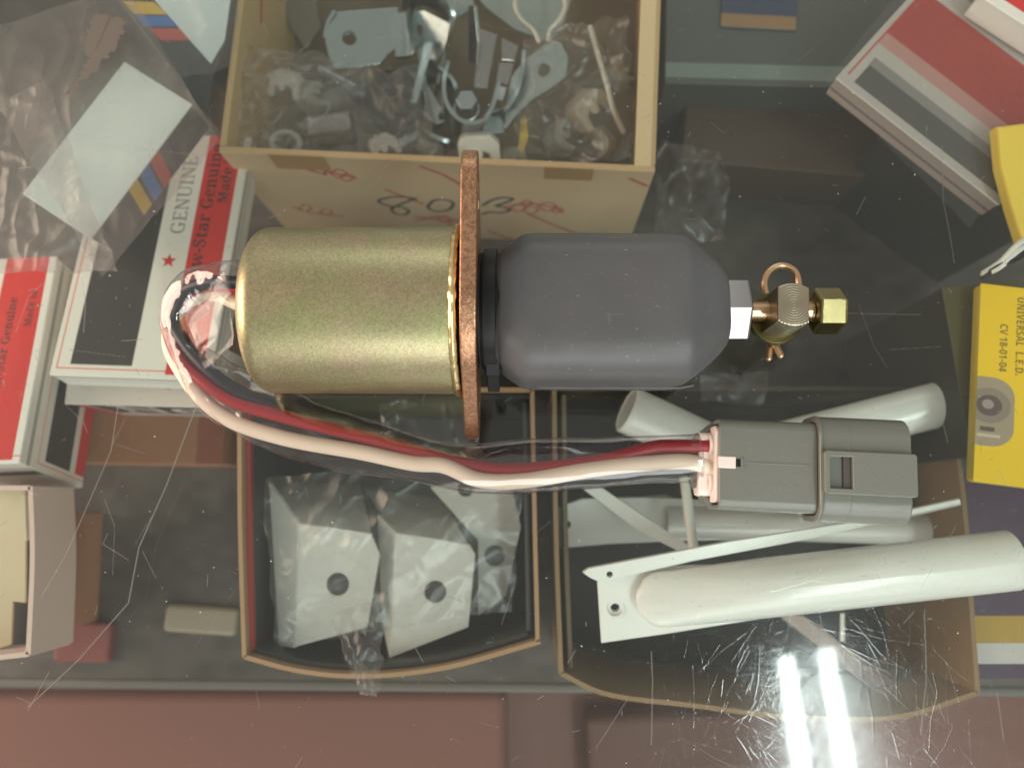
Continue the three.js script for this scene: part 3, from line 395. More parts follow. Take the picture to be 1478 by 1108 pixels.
// ---------------------------------------------------------------- open cartons
{ // pale carton of clamps, top middle
  const T = -30, B = SHELF + 0.2, FL = at(315, 219, T), FR = at(946, 248, T), d = FR.clone().sub(FL), w = d.length(), turn = Math.atan2(-d.z, d.x), D = 118, hi = T - B;
  const uz = V(Math.sin(turn), 0, Math.cos(turn)), c = FL.clone().add(FR).multiplyScalar(0.5).addScaledVector(uz, -D / 2);
  const o = thing('open_carton', 'open tan carton of zinc clamps and clear bags, marked in pen on its front', 'carton', V(c.x, B, c.z), turn);
  const th = 2.6;
  // where a measured mark falls on the front wall, in canvas pixels
  const CW = 1400, CH = Math.round(1400 * hi / w), P = (px, py) => { const p = onPlane(px, py, FL, uz).sub(FL); return [p.dot(V(Math.cos(turn), 0, -Math.sin(turn))) / w * CW, -p.y / hi * CH]; };
  const front = canvasTex(CW, CH, (x) => {
    fill(x, '#cdb490', 0, 0, CW, CH); let s = 3; const r = () => { s = (s * 16807) % 2147483647; return s / 2147483647; };
    for (let i = 0; i < 500; i++) { x.globalAlpha = 0.05; x.fillStyle = r() < 0.5 ? '#e6d2b4' : '#8a6f4c'; x.fillRect(r() * CW, r() * CH, 10 + 60 * r(), 1 + 2 * r()); } x.globalAlpha = 1;
    x.lineCap = x.lineJoin = 'round';
    const stroke = (pts, col, wd, a = 1) => { x.globalAlpha = a; x.strokeStyle = col; x.lineWidth = wd; x.beginPath(); pts.map((p) => P(...p)).forEach((p, i) => i ? x.lineTo(...p) : x.moveTo(...p)); x.stroke(); x.globalAlpha = 1; };
    const curve = (pts, col, wd, a) => { const k = new THREE.CatmullRomCurve3(pts.map(([p, q]) => V(p, q, 0))).getPoints(60).map((v) => [v.x, v.y]); stroke(k, col, wd, a); };
    const red = '#b23a33';
    for (const l of [[[427, 240], [470, 252]], [[450, 232], [472, 243], [468, 250]], [[425, 300], [452, 308], [495, 312]], [[607, 240], [640, 252], [668, 268]], [[557, 274], [610, 294]], [[598, 312], [640, 318], [668, 324]], [[910, 258], [934, 268]], [[763, 309], [800, 325], [840, 340]], [[706, 334], [740, 346]], [[468, 246], [490, 252], [512, 256]], [[600, 318], [632, 312], [660, 318]]]) stroke(l, red, 13, 0.8);
    for (const [a, b, q] of [[488, 250, 12], [500, 256, 10], [748, 300, 11], [766, 303, 11], [790, 298, 13], [804, 303, 8], [440, 300, 9], [470, 306, 9], [640, 316, 9], [655, 322, 9], [760, 293, 8]]) curve([[a - q, b], [a, b - q * 0.5], [a + q, b], [a, b + q * 0.5], [a - q, b]], red, 10, 0.65);
    stroke([[735, 297], [765, 293], [800, 299], [812, 306]], red, 16, 0.55);
    const pen = '#1f222c';
    curve([[601, 287], [580, 284], [560, 285], [546, 290], [560, 297], [580, 299], [590, 305], [583, 310], [570, 308], [565, 302], [575, 296], [590, 290], [600, 287]], pen, 12);
    curve([[617, 298], [625, 290], [640, 288], [654, 293], [650, 301], [636, 305], [622, 303], [617, 298]], pen, 12);
    curve([[697, 296], [712, 288], [730, 285], [740, 287], [728, 293], [716, 297], [728, 299], [736, 303], [722, 307], [708, 306], [696, 309]], pen, 13);
  });
  const inside = canvasTex(256, 256, (x) => { fill(x, '#bda476', 0, 0, 256, 256); x.strokeStyle = '#a53c34'; x.lineWidth = 6; x.beginPath(); x.moveTo(150, 60); x.lineTo(210, 36); x.lineTo(200, 62); x.stroke(); worn(x, 256, 256); });
  const innerM = std(1, 1, 1, 0.85, 0, { map: inside }), rim = M.cartonEdge, fm = std(1, 1, 1, 0.8, 0, { map: front, bumpMap: tiled(fineTex, 2, 1), bumpScale: 0.0001 });
  mesh('front_wall', rbox(w, hi, th, 0.5).translate(0, hi / 2, D / 2 - th / 2), [rim, rim, rim, rim, fm, innerM], o);
  mesh('back_wall', rbox(w, hi, th, 0.5).translate(0, hi / 2, -D / 2 + th / 2), M.carton, o);
  mesh('side_wall', rbox(th, hi, D - 2 * th - 0.2, 0.5).translate(-w / 2 + th / 2, hi / 2, 0), [innerM, M.carton, rim, rim, rim, rim], o);
  mesh('side_wall', rbox(th, hi, D - 2 * th - 0.2, 0.5).translate(w / 2 - th / 2, hi / 2, 0), [M.carton, innerM, rim, rim, rim, rim], o);
  mesh('folded_flap', rbox(6.5, 1.1, D - 4, 0.4).translate(w / 2 - th - 2.2, hi - 0.2, 0), std(0.62, 0.46, 0.27, 0.8), o);
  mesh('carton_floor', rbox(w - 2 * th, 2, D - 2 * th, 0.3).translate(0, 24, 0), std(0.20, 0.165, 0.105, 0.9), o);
  const tape = std(0.42, 0.25, 0.10, 0.35);
  for (const [a, b, dn] of [[395, 475, 13], [786, 858, 11]]) { const p = P(a, 235)[0] / CW * w - w / 2, q = P(b, 240)[0] / CW * w - w / 2; mesh('tape', rbox(q - p, dn, 0.3, 0.1).translate((p + q) / 2, hi - dn / 2 + 0.2, D / 2 + 0.1), tape, o); }
}
function openCarton(name, label, runs, top, bottom, thick, mats, base) {
  const all = runs.flatMap((r) => r.p).map((p) => at(...p, top)), c = all.reduce((s, p) => s.add(p), V(0, 0, 0)).multiplyScalar(1 / all.length);
  const o = thing(name, label, 'carton', V(c.x, bottom, c.z)), off = V(c.x, bottom, c.z);
  for (const r of runs) mesh(r.n ?? 'carton_wall', wall(r.p.map((p) => at(...p, r.h ?? top).sub(off)), r.b ?? 1, (r.h ?? top) - bottom, thick), r.m ?? mats, o);
  const s = new THREE.Shape(base.map((p) => at(...p, top).sub(off)).map((p) => new THREE.Vector2(p.x, -p.z)));
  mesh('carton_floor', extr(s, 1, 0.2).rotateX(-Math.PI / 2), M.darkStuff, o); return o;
}
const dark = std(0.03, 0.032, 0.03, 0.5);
{
  const o = openCarton('open_carton', 'dark lined open carton with a bulged front, holding bagged white brackets', [
    { p: [[345, 560], [346, 760], [352, 948]] }, { p: [[352, 948], [430, 968], [520, 976], [640, 964], [780, 926]] }, { p: [[776, 926], [772, 760], [768, 560]] }, { p: [[345, 562], [768, 562]] },
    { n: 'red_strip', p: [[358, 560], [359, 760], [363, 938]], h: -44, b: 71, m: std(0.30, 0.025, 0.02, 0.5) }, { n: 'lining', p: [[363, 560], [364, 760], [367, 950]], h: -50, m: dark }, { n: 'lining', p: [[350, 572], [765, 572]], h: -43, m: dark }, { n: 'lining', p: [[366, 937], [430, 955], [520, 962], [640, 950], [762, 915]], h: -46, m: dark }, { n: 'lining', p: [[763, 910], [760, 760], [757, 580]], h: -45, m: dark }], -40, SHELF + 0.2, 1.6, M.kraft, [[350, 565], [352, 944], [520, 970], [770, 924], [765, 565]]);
  const o2 = openCarton('open_carton', 'large brown open carton of white painted tube brackets at lower right', [
    { p: [[800, 560], [803, 780], [810, 972]] }, { p: [[810, 972], [870, 1000], [1000, 1018], [1160, 1036], [1300, 1034], [1412, 1000]] }, { p: [[1412, 1000], [1402, 860], [1392, 720], [1375, 600]] }, { p: [[800, 562], [1372, 560]], h: -62, m: std(0.07, 0.05, 0.03, 0.85) },
    { n: 'carton_flap', p: [[1392, 1004], [1384, 860], [1372, 700], [1352, 590]], h: -58, b: 6, m: std(0.33, 0.23, 0.14, 0.85) }, { n: 'lining', p: [[814, 570], [817, 780], [824, 965]], h: -52, m: std(0.16, 0.12, 0.07, 0.8) }], -44, SHELF + 0.2, 1.7, std(0.26, 0.17, 0.09, 0.85), [[805, 565], [812, 968], [1000, 1012], [1300, 1030], [1408, 998], [1372, 565]]);
  // small white carton on the left edge
  openCarton('open_carton', 'pale open carton with a pinkish side at the lower left edge', [
    { p: [[43, 702], [46, 800], [40, 944]], m: M.cardPink }, { p: [[40, 944], [-60, 955]], m: M.cardPink }, { p: [[43, 704], [-60, 704]], m: M.cardPink }, { n: 'inner_flap', p: [[32, 715], [34, 780]], h: -36, b: 4, m: std(0.5, 0.45, 0.33, 0.8) }], -32, -60, 1.8, M.cardPink, [[-60, 704], [43, 704], [40, 940], [-60, 950]]);
  solo('card_flap', sheet([[-30, 708], [37, 704], [36, 870], [18, 868], [16, 930], [-30, 945]], plane3([0, 700, -46], [40, 700, -44], [0, 940, -50]), 1, [], 0.3), std(0.42, 0.38, 0.26, 0.8), 'olive beige card lying in the pale carton at left', 'card');
}
cartonBox('brown_box', 'dark brown box under the pale carton at the left edge', 'box', [-150, 930], [30, 925], -60.3, 50, 57.5, (x, w, h) => { fill(x, '#5b4636', 0, 0, w, h); worn(x, w, h); }, null, { edge: M.brownCard });
// deep things between the boxes
solo('red_packet', rbox(26, 9, 18, 2).translate(...at(125, 925, SHELF + 0.4).toArray()), std(0.16, 0.035, 0.03, 0.6), 'small red packet on the shelf beside the pale carton', 'packet');
solo('beige_packet', rbox(34, 7, 13, 2.5).rotateY(-0.06).translate(...at(292, 893, SHELF + 0.4).toArray()), std(0.24, 0.21, 0.15, 0.5), 'small beige packet on the shelf left of the bulged carton', 'packet');
for (const [a, b, w, h, d, r, m, l] of [[300, 1090, 400, 55, 90, 0.012, std(0.155, 0.061, 0.045, 0.8), 'long reddish brown box deep below the front shelf edge'], [1010, 1110, 150, 30, 80, 0.05, std(0.10, 0.05, 0.038, 0.8), 'dark brown box deep below the lamp reflections']])
  solo('deep_box', rbox(w, h, d, 6, 4).rotateY(r).translate(...at(a, b, -325 + h / 2).toArray()), m, l, 'box');

// ---------------------------------------------------------------- white painted brackets
const rodBetween = (a, b, r, seg = 24) => { const c = new THREE.LineCurve3(a, b); return new THREE.TubeGeometry(c, 1, r, seg, false); };
function pipe(a, b, r, wallT = 1.4, flat = 0, opt_drop = 0) {                      // hollow pipe with rounded ends; the a end may be pressed flat
  const d = b.clone().sub(a), len = d.length(), prof = [[r - wallT, 0.5], [r - wallT / 2, 0], [r, 0.6], [r, len - 0.6], [r - wallT / 2, len], [r - wallT, len - 0.5], [r - wallT, 0.5]];
  const full = []; for (let i = 0; i < prof.length - 1; i++) { const n = i === 2 || i === 5 ? 40 : 1; for (let k = 0; k < n; k++) full.push(new THREE.Vector2(prof[i][0] + (prof[i + 1][0] - prof[i][0]) * k / n, prof[i][1] + (prof[i + 1][1] - prof[i][1]) * k / n)); } full.push(full[0].clone());
  const g = new THREE.LatheGeometry(full, 48); const p = g.attributes.position;
  if (flat) { for (let i = 0; i < p.count; i++) { const t = Math.max(0, 1 - p.getY(i) / flat), e = t * t * (3 - 2 * t); p.setZ(i, p.getZ(i) * (1 - 0.72 * e)); const rd = Math.min(1, (p.getY(i) + 0.01) / 9), wv = Math.sqrt(Math.max(0, 1 - (1 - rd) ** 2)); p.setX(i, p.getX(i) * (1 - 0.06 * e) * Math.max(0.03, wv)); p.setZ(i, p.getZ(i) * Math.max(0.15, wv) + (flat > 0 ? opt_drop * e : 0)); } g.computeVertexNormals(); }
  const y = d.clone().normalize(), x = V(-y.z, 0, y.x).normalize(), z = V().crossVectors(x, y); g.applyMatrix4(new THREE.Matrix4().makeBasis(x, y, z).setPosition(a)); return g;
}
{ // the front bracket: pipe welded on a plate with an angle strip
  const o = thing('tube_bracket', 'white painted tube bracket with a holed end plate, nearest in the brown carton', 'bracket', V(at(1160, 830, -40).x, -40, at(1160, 830, -40).z)), off = o.position.clone();
  const add = (n, g, m = M.whitePaint) => mesh(n, g.translate(-off.x, -off.y, -off.z), m, o);
  add('tube', pipe(at(918, 869, -29), at(1463, 808, -22), 10.2, 1.5, 52, 0));
  const pl = plane3([862, 840, -32], [862, 925, -38], [1320, 830, -32]);
  add('end_plate', sheet([[862, 836], [960, 818], [1100, 815], [1330, 800], [1335, 822], [1180, 880], [960, 915], [868, 928]], pl, 1.8, [[888, 877, 1.9]]));
  add('angle_strip', sheet([[841, 826], [850, 820], [1050, 782], [1240, 752], [1386, 720], [1388, 726], [1180, 776], [1000, 810], [866, 840], [852, 834]], plane3([841, 828, -27], [1386, 722, -25], [866, 840, -28]), 1.6, [[880, 829, 1.4]]));
  add('rim_bead', new THREE.TorusGeometry(3.1, 0.5, 8, 24).rotateX(-Math.PI / 2).translate(...at(888, 877, -34.6).toArray()));
}
{
  const o = thing('tube_bracket', 'white tube with an open dark mouth lying below the grey boot', 'bracket', V(at(980, 620, -60).x, -60, at(980, 620, -60).z)), off = o.position.clone();
  mesh('tube', pipe(at(904, 590, -46), at(1180, 718, -62), 9.3, 1.3).translate(-off.x, -off.y, -off.z), M.whitePaint, o);
}
{
  const o = thing('tube_bracket', 'white tube running under the plug to a rounded end near the yellow pack', 'bracket', V(at(1250, 600, -60).x, -60, at(1250, 600, -60).z)), off = o.position.clone();
  mesh('tube', pipe(at(1020, 668, -56), at(1394, 574, -40), 8.6, 1.3).translate(-off.x, -off.y, -off.z), M.whitePaint, o);
}
{ // the back bracket, seen below the sleeve
  const o = thing('tube_bracket', 'pale bracket plate with one hole and crossing rods, behind the nearest bracket', 'bracket', V(at(940, 770, -75).x, -75, at(940, 770, -75).z)), off = o.position.clone();
  const add = (n, g, m = M.whitePaint) => mesh(n, g.translate(-off.x, -off.y, -off.z), m, o);
  add('end_plate', sheet([[798, 735], [840, 720], [930, 718], [1350, 735], [1352, 775], [1000, 780], [880, 785], [800, 792]], plane3([800, 740, -70], [1340, 740, -74], [800, 790, -74]), 1.6, [[818, 757, 2]]));
  add('tube', pipe(at(960, 752, -72), at(1345, 765, -74), 6.4, 1.2));
  add('brace', sheet([[842, 706], [868, 703], [925, 742], [1000, 790], [985, 798], [920, 765]], plane3([842, 706, -54], [1000, 790, -57], [868, 703, -54]), 2));
  add('rod', rodBetween(at(988, 690, -50), at(1002, 798, -40), 1.9)); add('thin_rod', rodBetween(at(1300, 745, -40), at(1386, 724, -31), 1.2));
  add('lower_bar', sheet([[1120, 885], [1160, 890], [1290, 985], [1290, 1010], [1240, 980]], plane3([1120, 885, -62], [1290, 1000, -80], [1160, 890, -62]), 1.6), std(0.42, 0.33, 0.29, 0.6));
  add('wire', rodBetween(at(1216, 885, -60), at(1216, 925, -60), 0.9), M.whitePaint);
  add('cross_bar', sheet([[930, 716], [960, 714], [1080, 752], [1060, 758]], plane3([930, 716, -80], [1080, 752, -80], [960, 714, -80]), 1.5), M.greyPaint);
}
// ---------------------------------------------------------------- bagged brackets in the dark carton
const bagGroup = undefined;
function foldedBracket(label, face, leftSide, topSide, hFace, holes) {
  const [a, b, c, d] = face, o0 = at(...a, hFace), o = thing('folded_bracket', label, 'bracket', V(o0.x, hFace - 40, o0.z)), off = o.position.clone();
  const add = (n, g, m) => mesh(n, g.translate(-off.x, -off.y, -off.z), m, o);
  const pf = plane3([...a, hFace], [...b, hFace - 2], [...d, hFace - 3]); add('holed_face', sheet(face, pf, 2, holes), M.greyPaint);
  if (leftSide) add('bright_side', sheet(leftSide, plane3([...leftSide[1], hFace - 0.3], [...leftSide[2], hFace - 3], [...leftSide[0], hFace - 12]), 1.8), M.whitePaint);
  if (topSide) add('back_side', sheet(topSide, plane3([...topSide[2], hFace - 0.5], [...topSide[3], hFace - 1], [...topSide[0], hFace - 42]), 1.8), M.greyPaint);
  return o;
}
foldedBracket('left white folded bracket with one hole, bagged in the dark carton', [[432, 755], [536, 771], [548, 800], [530, 905], [424, 934]], [[388, 698], [431, 756], [423, 935], [402, 932]], [[392, 696], [520, 700], [536, 770], [432, 754]], -52, [[487, 843, 4.7]]);
foldedBracket('middle white folded bracket with one hole, bagged in the dark carton', [[573, 769], [678, 786], [686, 800], [676, 905], [563, 949]], [[545, 742], [572, 769], [562, 950], [551, 900]], [[530, 706], [640, 720], [676, 786], [573, 768]], -56, [[628, 854, 4.6]]);
foldedBracket('right folded bracket, half hidden in the clear bag of the dark carton', [[620, 702], [740, 705], [752, 760], [730, 860], [690, 888], [690, 780]], null, null, -72, [[672, 705, 3.6], [714, 802, 4.6]]);
// ---------------------------------------------------------------- zinc clamps and clips in the pale carton
function zincThing(name, label, cat, ref, parts) { const r = at(...ref), o = thing(name, label, cat, r), off = o.position.clone(); for (const [n, g, m] of parts) mesh(n, g.translate(-off.x, -off.y, -off.z), m ?? M.blueZinc, o); return o; }
zincThing('zinc_bracket', 'flat blue zinc bracket with one hole, upper left in the tan carton', 'bracket', [540, 50, -60], [
  ['holed_plate', sheet([[484, 17], [574, 10], [582, 60], [560, 78], [548, 92], [520, 96], [484, 98], [474, 80], [469, 58], [472, 36]], plane3([484, 17, -40], [574, 10, -44], [484, 98, -42]), 1.8, [[504, 55, 3.3]])],
  ['bent_end', ribbon([at(570, 52, -43), at(588, 50, -41), at(600, 40, -46), at(606, 30, -60)], V(2, 2, 21), 1.8)],
  ['edge_lip', ribbon([at(470, 58, -42), at(474, 36, -41), at(484, 18, -40)], V(0, 3, 0), 1.6)]]);
zincThing('pipe_clamp', 'curved blue zinc clamp half standing behind the holed bracket', 'clamp', [630, 60, -70], [
  ['band', ribbon([at(580, 0, -40), at(612, -8, -38), at(640, 8, -38), at(652, 32, -40), at(648, 58, -46), at(640, 90, -56), at(630, 130, -64)], V(3, 18, 4), 1.6)],
  ['tab', sheet([[590, 18], [612, 14], [652, 35], [648, 62], [630, 90], [606, 96], [595, 60]], plane3([590, 18, -46], [652, 35, -42], [606, 96, -56]), 1.7, [[604, 44, 2.8]])],
  ['flange', sheet([[612, 62], [626, 60], [602, 150], [592, 150]], plane3([612, 62, -44], [602, 150, -58], [626, 60, -45]), 1.6)],
  ['inner_leaf', sheet([[560, 96], [604, 84], [612, 110], [600, 160], [630, 180], [648, 174], [610, 110]], plane3([560, 96, -66], [604, 84, -62], [648, 174, -70]), 1.6)]]);
zincThing('pipe_clamp', 'blue zinc pipe clamp with a bolted foot, centre of the tan carton', 'clamp', [690, 110, -75], [
  ['band', ribbon([at(646, 100, -52), at(640, 130, -50), at(644, 160, -50), at(664, 184, -50), at(690, 186, -52), at(706, 170, -56), at(718, 130, -54)], V(2, 15, 1), 1.7)],
  ['leaf', sheet([[676, 8], [684, 8], [690, 60], [688, 92], [676, 90]], plane3([676, 8, -36], [688, 92, -44], [690, 60, -38]), 1.6)],
  ['saddle', sheet([[690, 40], [718, 50], [704, 128], [684, 126]], plane3([690, 40, -46], [718, 50, -48], [684, 126, -52]), 1.8), M.steel],
  ['saddle_face', sheet([[724, 54], [749, 66], [742, 88], [724, 86]], plane3([724, 54, -46], [749, 66, -48], [724, 86, -48]), 1.6), M.steel],
  ['saddle_face', sheet([[720, 90], [742, 91], [734, 122], [716, 118]], plane3([720, 90, -47], [742, 91, -49], [716, 118, -49]), 1.6), M.steel],
  ['saddle_face', sheet([[716, 122], [732, 126], [726, 146], [712, 142]], plane3([716, 122, -50], [732, 126, -51], [712, 142, -53]), 1.6), M.steel],
  ['bolt_head', extr(hexShape(4.6), 3.4, 0.5).rotateX(-Math.PI / 2).translate(...at(674, 150, -44).toArray()), M.blueZinc],
  ['bolt_washer', new THREE.TorusGeometry(4.9, 0.9, 10, 32).rotateX(-Math.PI / 2).translate(...at(673, 158, -46).toArray())],
  ['foot', sheet([[640, 140], [652, 170], [690, 196], [730, 190], [720, 150], [700, 175], [670, 182]], plane3([640, 140, -58], [730, 190, -60], [690, 196, -60]), 1.6)]]);
zincThing('zinc_bracket', 'pale zinc strap with one clipped hole end, right of the pipe clamp', 'bracket', [790, 100, -60], [
  ['holed_plate', sheet([[738, 110], [756, 86], [796, 58], [810, 62], [820, 82], [818, 108], [800, 124], [765, 146], [728, 182], [730, 150]], plane3([756, 86, -48], [810, 62, -42], [728, 182, -54]), 1.8, [[785, 101, 3.1]])],
  ['edge_lip', ribbon([at(728, 187, -54), at(746, 164, -52), at(764, 146, -50)], V(0, 5, 1), 1.6)]]);
zincThing('dark_bolt', 'dark steel bolt shank lying beside the white clip in the tan carton', 'bolt', [490, 122, -70], [
  ['shank', capped([at(462, 104, -66), at(522, 136, -66)], 3.6, 8, 20), std(0.20, 0.21, 0.22, 0.25, 1)], ['collar', rodBetween(at(516, 132, -66), at(526, 138, -66), 5), std(0.05, 0.05, 0.05, 0.4)]]);
zincThing('rubber_grommet', 'black rubber ring among the clamps in the tan carton', 'ring', [570, 150, -76], [['ring', new THREE.TorusGeometry(9, 5.4, 16, 40).rotateX(-1.25).translate(...at(572, 148, -72).toArray()), M.black]]);
{
  const wire = std(0.55, 0.52, 0.46, 0.35, 0.3);
  zincThing('wire_clip', 'thin bent pale wire loop at the top of the tan carton', 'wire', [780, 20, -60], [['wire', capped([at(746, -12, -44), at(744, 10, -44), at(752, 28, -45), at(770, 44, -46), at(778, 60, -47)], 1.1, 60, 10), wire], ['wire', capped([at(810, -12, -44), at(816, 8, -44), at(808, 28, -45), at(794, 44, -46), at(792, 60, -47)], 1.1, 60, 10), wire]]);
  zincThing('wire_clip', 'single curved pale wire near the right wall of the tan carton', 'wire', [880, 100, -60], [['wire', capped([at(852, 40, -46), at(864, 82, -46), at(876, 122, -47), at(886, 160, -49), at(900, 190, -52)], 1.2, 60, 10), wire]]);
}
zincThing('zinc_bracket', 'broad grey zinc plate under the wire loop at the top of the tan carton', 'bracket', [740, 10, -66], [['plate', sheet([[676, -20], [830, -20], [812, 40], [790, 60], [742, 42], [700, 10]], plane3([676, -20, -60], [830, -20, -62], [742, 42, -64]), 1.7), std(0.36, 0.40, 0.38, 0.4, 0.8)]]);
zincThing('pipe_clamp', 'half hidden zinc clamp under the bags at the lower left of the tan carton', 'clamp', [600, 190, -80], [['band', ribbon([at(600, 176, -78), at(620, 196, -72), at(650, 206, -74), at(676, 196, -80)], V(4, 14, 6), 1.7)], ['tab', sheet([[560, 196], [606, 170], [616, 190], [580, 214]], plane3([560, 196, -80], [606, 170, -78], [580, 214, -82]), 1.7)]]);
zincThing('zinc_bracket', 'narrow zinc strap lying near the top left of the tan carton', 'bracket', [440, 20, -76], [['strap', sheet([[400, -12], [452, -12], [462, 40], [440, 70], [420, 40]], plane3([400, -12, -76], [452, -12, -74], [440, 70, -80]), 1.7), std(0.30, 0.32, 0.29, 0.4, 0.8)]]);
// white plastic clips: a cranked strip with two legs
function plasticClip(label, px, py, h, turn, k, m = M.plastic) {
  const o = thing('plastic_clip', label, 'clip', at(px, py, h), turn, undefined);
  const s = new THREE.Shape(); s.moveTo(-7, -5); s.lineTo(-7, 4); s.quadraticCurveTo(-6, 7, -3, 7); s.lineTo(5, 6.4); s.lineTo(8, 3); s.lineTo(8, -5); s.lineTo(5, -5); s.lineTo(4, 0); s.quadraticCurveTo(0, 2.6, -3.6, 0); s.lineTo(-4.4, -5); s.closePath();
  mesh('saddle', extr(s, 9, 0.5, 2).scale(k, k, k).rotateX(-0.9), m, o); mesh('peg', new THREE.CylinderGeometry(1.8 * k, 1.5 * k, 8 * k, 16).rotateX(0.5).translate(0, 5 * k, 4 * k), m, o); return o;
}
plasticClip('white plastic clip standing near the left wall of the tan carton', 418, 122, -72, -0.2, 0.95);
plasticClip('cream plastic clip at the front wall of the tan carton', 552, 212, -62, 0.5, 0.8);
plasticClip('large pale plastic clip behind the top of the flange', 690, 216, -58, 0.1, 1.15);
plasticClip('beige plastic clip in a bag near the right wall of the tan carton', 840, 160, -66, 0.9, 1.1, std(0.5, 0.42, 0.34, 0.45));
zincThing('plastic_ring', 'clear white plastic ring in the front left corner of the tan carton', 'ring', [412, 208, -70], [['ring', new THREE.TorusGeometry(5.6, 1.3, 12, 40).scale(1.1, 0.8, 1).rotateX(-1.2).translate(...at(412, 206, -62).toArray()), std(0.5, 0.5, 0.47, 0.3)]]);
zincThing('zinc_spacer', 'short bright steel spacer lying in the front of the tan carton', 'spacer', [490, 186, -70], [['barrel', rodBetween(at(452, 190, -64), at(510, 182, -64), 7.5, 32), M.steel], ['bore_rim', new THREE.TorusGeometry(6.9, 0.8, 8, 32).rotateY(Math.PI / 2).translate(...at(452, 190, -64).toArray()), M.steel]]);
for (const [px, py, t, k, where] of [[372, 150, 1.1, 0.8, 'against the left wall'], [448, 150, 2.0, 0.9, 'just right of the standing white clip'], [520, 205, -0.6, 0.75, 'left of the cream clip'], [620, 218, 2.6, 0.8, 'between the cream clip and the flange'], [740, 226, 0.2, 0.7, 'below the yellow tag'], [800, 205, 1.6, 0.95, 'below the beige clip'], [870, 205, -0.9, 0.85, 'in the front right corner'], [890, 120, 2.2, 0.8, 'beside the curved wire'], [660, 222, 0.9, 0.7, 'directly behind the flange tip']]) plasticClip('small pale bagged clip in the tan carton, ' + where, px, py, -84, t, k, std(0.40, 0.38, 0.33, 0.4)).userData.group = 'bagged plastic clips';
zincThing('pipe_clamp', 'dark teal clamp half crossing behind the holed leaf, centre of the tan carton', 'clamp', [640, 120, -80], [['band', ribbon([at(612, 96, -62), at(632, 110, -58), at(652, 132, -60), at(650, 160, -66), at(632, 176, -74)], V(4, 17, 2), 1.7)], ['leg', sheet([[580, 96], [618, 92], [628, 112], [604, 150], [586, 140]], plane3([580, 96, -72], [618, 92, -70], [604, 150, -78]), 1.7)]]);
zincThing('pipe_clamp', 'upright zinc clamp band right of the bright saddle in the tan carton', 'clamp', [730, 140, -80], [['band', ribbon([at(752, 84, -56), at(748, 120, -54), at(738, 150, -56), at(722, 170, -60), at(704, 178, -66)], V(3, 16, 2), 1.7)]]);
zincThing('zinc_bracket', 'tilted zinc plate at the top edge of the tan carton beside the leaf', 'bracket', [640, -4, -70], [['plate', sheet([[640, -16], [680, -16], [684, 10], [660, 26], [648, 14]], plane3([640, -16, -56], [680, -16, -54], [660, 26, -60]), 1.7)]]);
solo('yellow_tag', sheet([[752, 170], [758, 166], [762, 196], [754, 220], [748, 216]], plane3([752, 170, -58], [762, 196, -57], [748, 216, -60]), 0.5), M.yellow, 'small yellow tag beside the pale zinc strap', 'tag');
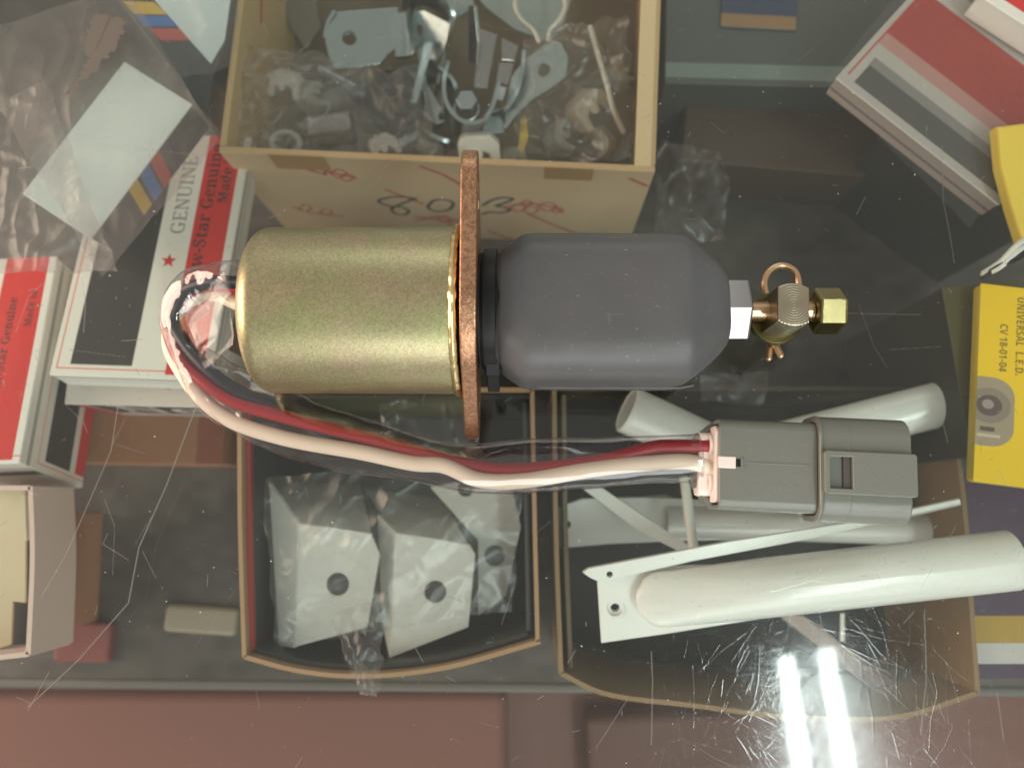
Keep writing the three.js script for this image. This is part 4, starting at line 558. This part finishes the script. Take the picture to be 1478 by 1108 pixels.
// ---------------------------------------------------------------- yellow packs, purple pack
{
  const yel = (x, w, h) => { fill(x, '#f0c400', 0, 0, w, h); worn(x, w, h); };
  const A = [1417, 410], o = thing('yellow_pack', 'yellow printed lamp pack with dark lettering at the right edge', 'pack', at(1450, 540, -34));
  const tw = 64, tl = 84, tx = canvasTex(640, 840, (x, w, h) => {
    yel(x, w, h); x.save(); x.rotate(Math.PI / 2); x.fillStyle = '#77600c'; x.font = 'bold 40px sans-serif'; x.fillText('UNIVERSAL  L.E.D.', 40, -128, 520); x.font = 'bold 38px sans-serif'; x.fillText('CV 18-01-04', 165, -72, 260); x.restore();
    x.fillStyle = '#a08f78'; x.beginPath(); x.roundRect(-60, 400, 190, 290, 80); x.fill(); x.fillStyle = '#8a7a6c'; x.beginPath(); x.arc(44, 520, 74, 0, 7); x.fill(); x.fillStyle = '#5c4a48'; x.beginPath(); x.arc(44, 520, 44, 0, 7); x.fill(); x.fillStyle = '#9d8d86'; x.beginPath(); x.arc(40, 515, 20, 0, 7); x.fill(); x.fillStyle = '#5c4a40'; x.fillRect(15, 610, 50, 18); x.fillStyle = '#c9b79a'; x.fillRect(5, 640, 80, 12); });
  const p = at(1406, 694, -14), q = at(1417, 408, -14), len = q.distanceTo(p), f = q.clone().sub(p).normalize(), turn = Math.atan2(-f.x, -f.z), r = V(-f.z, 0, f.x), c = p.clone().addScaledVector(f, len / 2).addScaledVector(r, tw / 2);
  o.position.set(c.x, -20, c.z); o.rotation.y = turn;
  const ym = std(0.62, 0.44, 0.03, 0.5), top = std(1, 1, 1, 0.4, 0, { map: tx });
  mesh('pack_body', rbox(tw, 5, len, 1.5, 3).translate(0, 2.5, 0), ym, o);
  mesh('printed_card', rbox(tw, 0.5, len, 0.2).translate(0, 5.4, 0), [ym, ym, top, ym, ym, ym], o);
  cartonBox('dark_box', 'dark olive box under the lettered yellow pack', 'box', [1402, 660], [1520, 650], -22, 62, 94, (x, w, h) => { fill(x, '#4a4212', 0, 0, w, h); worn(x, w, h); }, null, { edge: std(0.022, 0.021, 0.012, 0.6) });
  const u = solo('yellow_pack', sheet([[1441, 182], [1520, 172], [1520, 330], [1480, 356], [1462, 300], [1446, 240]], plane3([1441, 182, -12], [1520, 172, -12], [1462, 330, -16]), 6, [], 1), std(0.78, 0.55, 0.06, 0.42), 'plain yellow pack corner above the lettered yellow pack', 'pack');
  const tie = thing('twist_tie', 'black and white twisted tie across the top of the yellow pack', 'tie', at(1450, 370, -10)), off = tie.position.clone();
  for (const [k, m] of [[0, M.plastic], [1, M.plastic], [2, M.black]]) mesh('strand', capped([at(1420, 394 + k * 3, -11), at(1444, 378 + k * 7 - (k === 2 ? 9 : 0), -7), at(1466, 356 + k * 9, -6), at(1490, 338 + k * 10, -8)].map((v) => v.sub(off)), 1.0, 40, 8), m, tie);
  cartonBox('purple_pack', 'purple pack with a mustard stripe at the lower right edge', 'pack', [1405, 980], [1520, 980], -48, 75, 60, (x, w, h) => { fill(x, '#46304a', 0, 0, w, h); fill(x, '#a8872e', 0, h * 0.70, w, h * 0.13); fill(x, '#b9b4b0', 0, h * 0.83, w, h * 0.1); fill(x, '#3e2742', 0, h * 0.93, w, h * 0.07); worn(x, w, h); }, null, { edge: M.purple });
}
// ---------------------------------------------------------------- clear bags and films
const bag = (label, c, n, lump, freq, s, bulge = 0, m = M.film) => { const g = film(c.map((k) => at(...k)), n, lump, freq, s, bulge); return solo('clear_bag', g, m, label, 'plastic bag'); };
bag('crumpled clear bag around the striped white box at upper left', [[-60, 60, -8], [183, -20, -6], [318, 206, -7], [150, 402, -8]], 80, 1.6, 0.08, 1, 2, M.filmMilky);
bag('clear film bunched at the left edge under the glass', [[-60, 180, -4], [70, 120, -5], [170, 392, -6], [-50, 396, -7]], 70, 2.2, 0.12, 12, 1.5, M.filmMilky);
bag('clear bag over the corner striped box beside the carton', [[150, -40, -14], [350, -40, -14], [335, 100, -20], [250, 120, -20]], 40, 1.8, 0.1, 5);
bag('crumpled clear bag over the clips at the front of the tan carton', [[350, 70, -42], [600, 120, -46], [640, 236, -50], [350, 224, -48]], 90, 6.5, 0.10, 21, 4, M.filmMilky);
bag('crumpled clear bag over the beige clip at the right of the tan carton', [[760, 60, -50], [905, 30, -46], [912, 236, -50], [740, 232, -52]], 70, 5.5, 0.10, 31, 4);
bag('clear bag wrapped over the folded brackets in the dark carton', [[382, 690, -47], [760, 660, -50], [740, 880, -52], [400, 930, -50]], 90, 3.4, 0.09, 41, 5);
bag('gathered tail of the clear bag hanging over the bulged carton front', [[480, 890, -42], [560, 850, -42], [548, 1006, -36], [520, 1000, -36]], 40, 3.2, 0.2, 51, 2);
bag('clear film around the dull red box at the upper right', [[1190, 120, -20], [1320, -40, -19], [1520, 130, -19], [1400, 330, -22]], 60, 0.9, 0.06, 61, 1, M.filmClear);
solo('pale_box', rbox(14, 20, 22, 0.6).rotateY(0.15).translate(...at(380, 636, -100).toArray()), std(0.36, 0.42, 0.48, 0.5), 'pale blue grey box corner in the dark carton below the wires', 'box');
bag('small crumpled clear bag between the gold can and the wires', [[545, 560, -48], [690, 560, -50], [690, 672, -52], [560, 668, -50]], 40, 4, 0.1, 81, 3);
bag('glinting scrap of clear film below the lock nut', [[1010, 540, -58], [1110, 540, -60], [1100, 586, -62], [1010, 580, -60]], 24, 3, 0.1, 91, 2);
bag('dim crumpled clear bag in the shade right of the tan carton', [[950, 210, -70], [1040, 225, -72], [1050, 350, -72], [940, 350, -70]], 40, 5, 0.09, 71, 3);
// ---------------------------------------------------------------- millimetres to metres
{
  const done = new Set();
  scene.traverse((o) => {
    if (o === scene) return;
    o.position.multiplyScalar(MM);
    if (o.geometry && !done.has(o.geometry)) { done.add(o.geometry); if (!o.isInstancedMesh) o.geometry.scale(MM, MM, MM); }
    if (o.isInstancedMesh) { const m = new THREE.Matrix4(), s = new THREE.Matrix4().makeScale(MM, MM, MM); for (let i = 0; i < o.count; i++) { o.getMatrixAt(i, m); o.setMatrixAt(i, m.premultiply(s)); } }
    if (o.isRectAreaLight) { o.width *= MM; o.height *= MM; }
  });
  camera.position.multiplyScalar(MM);
}
renderer.render(scene, camera);
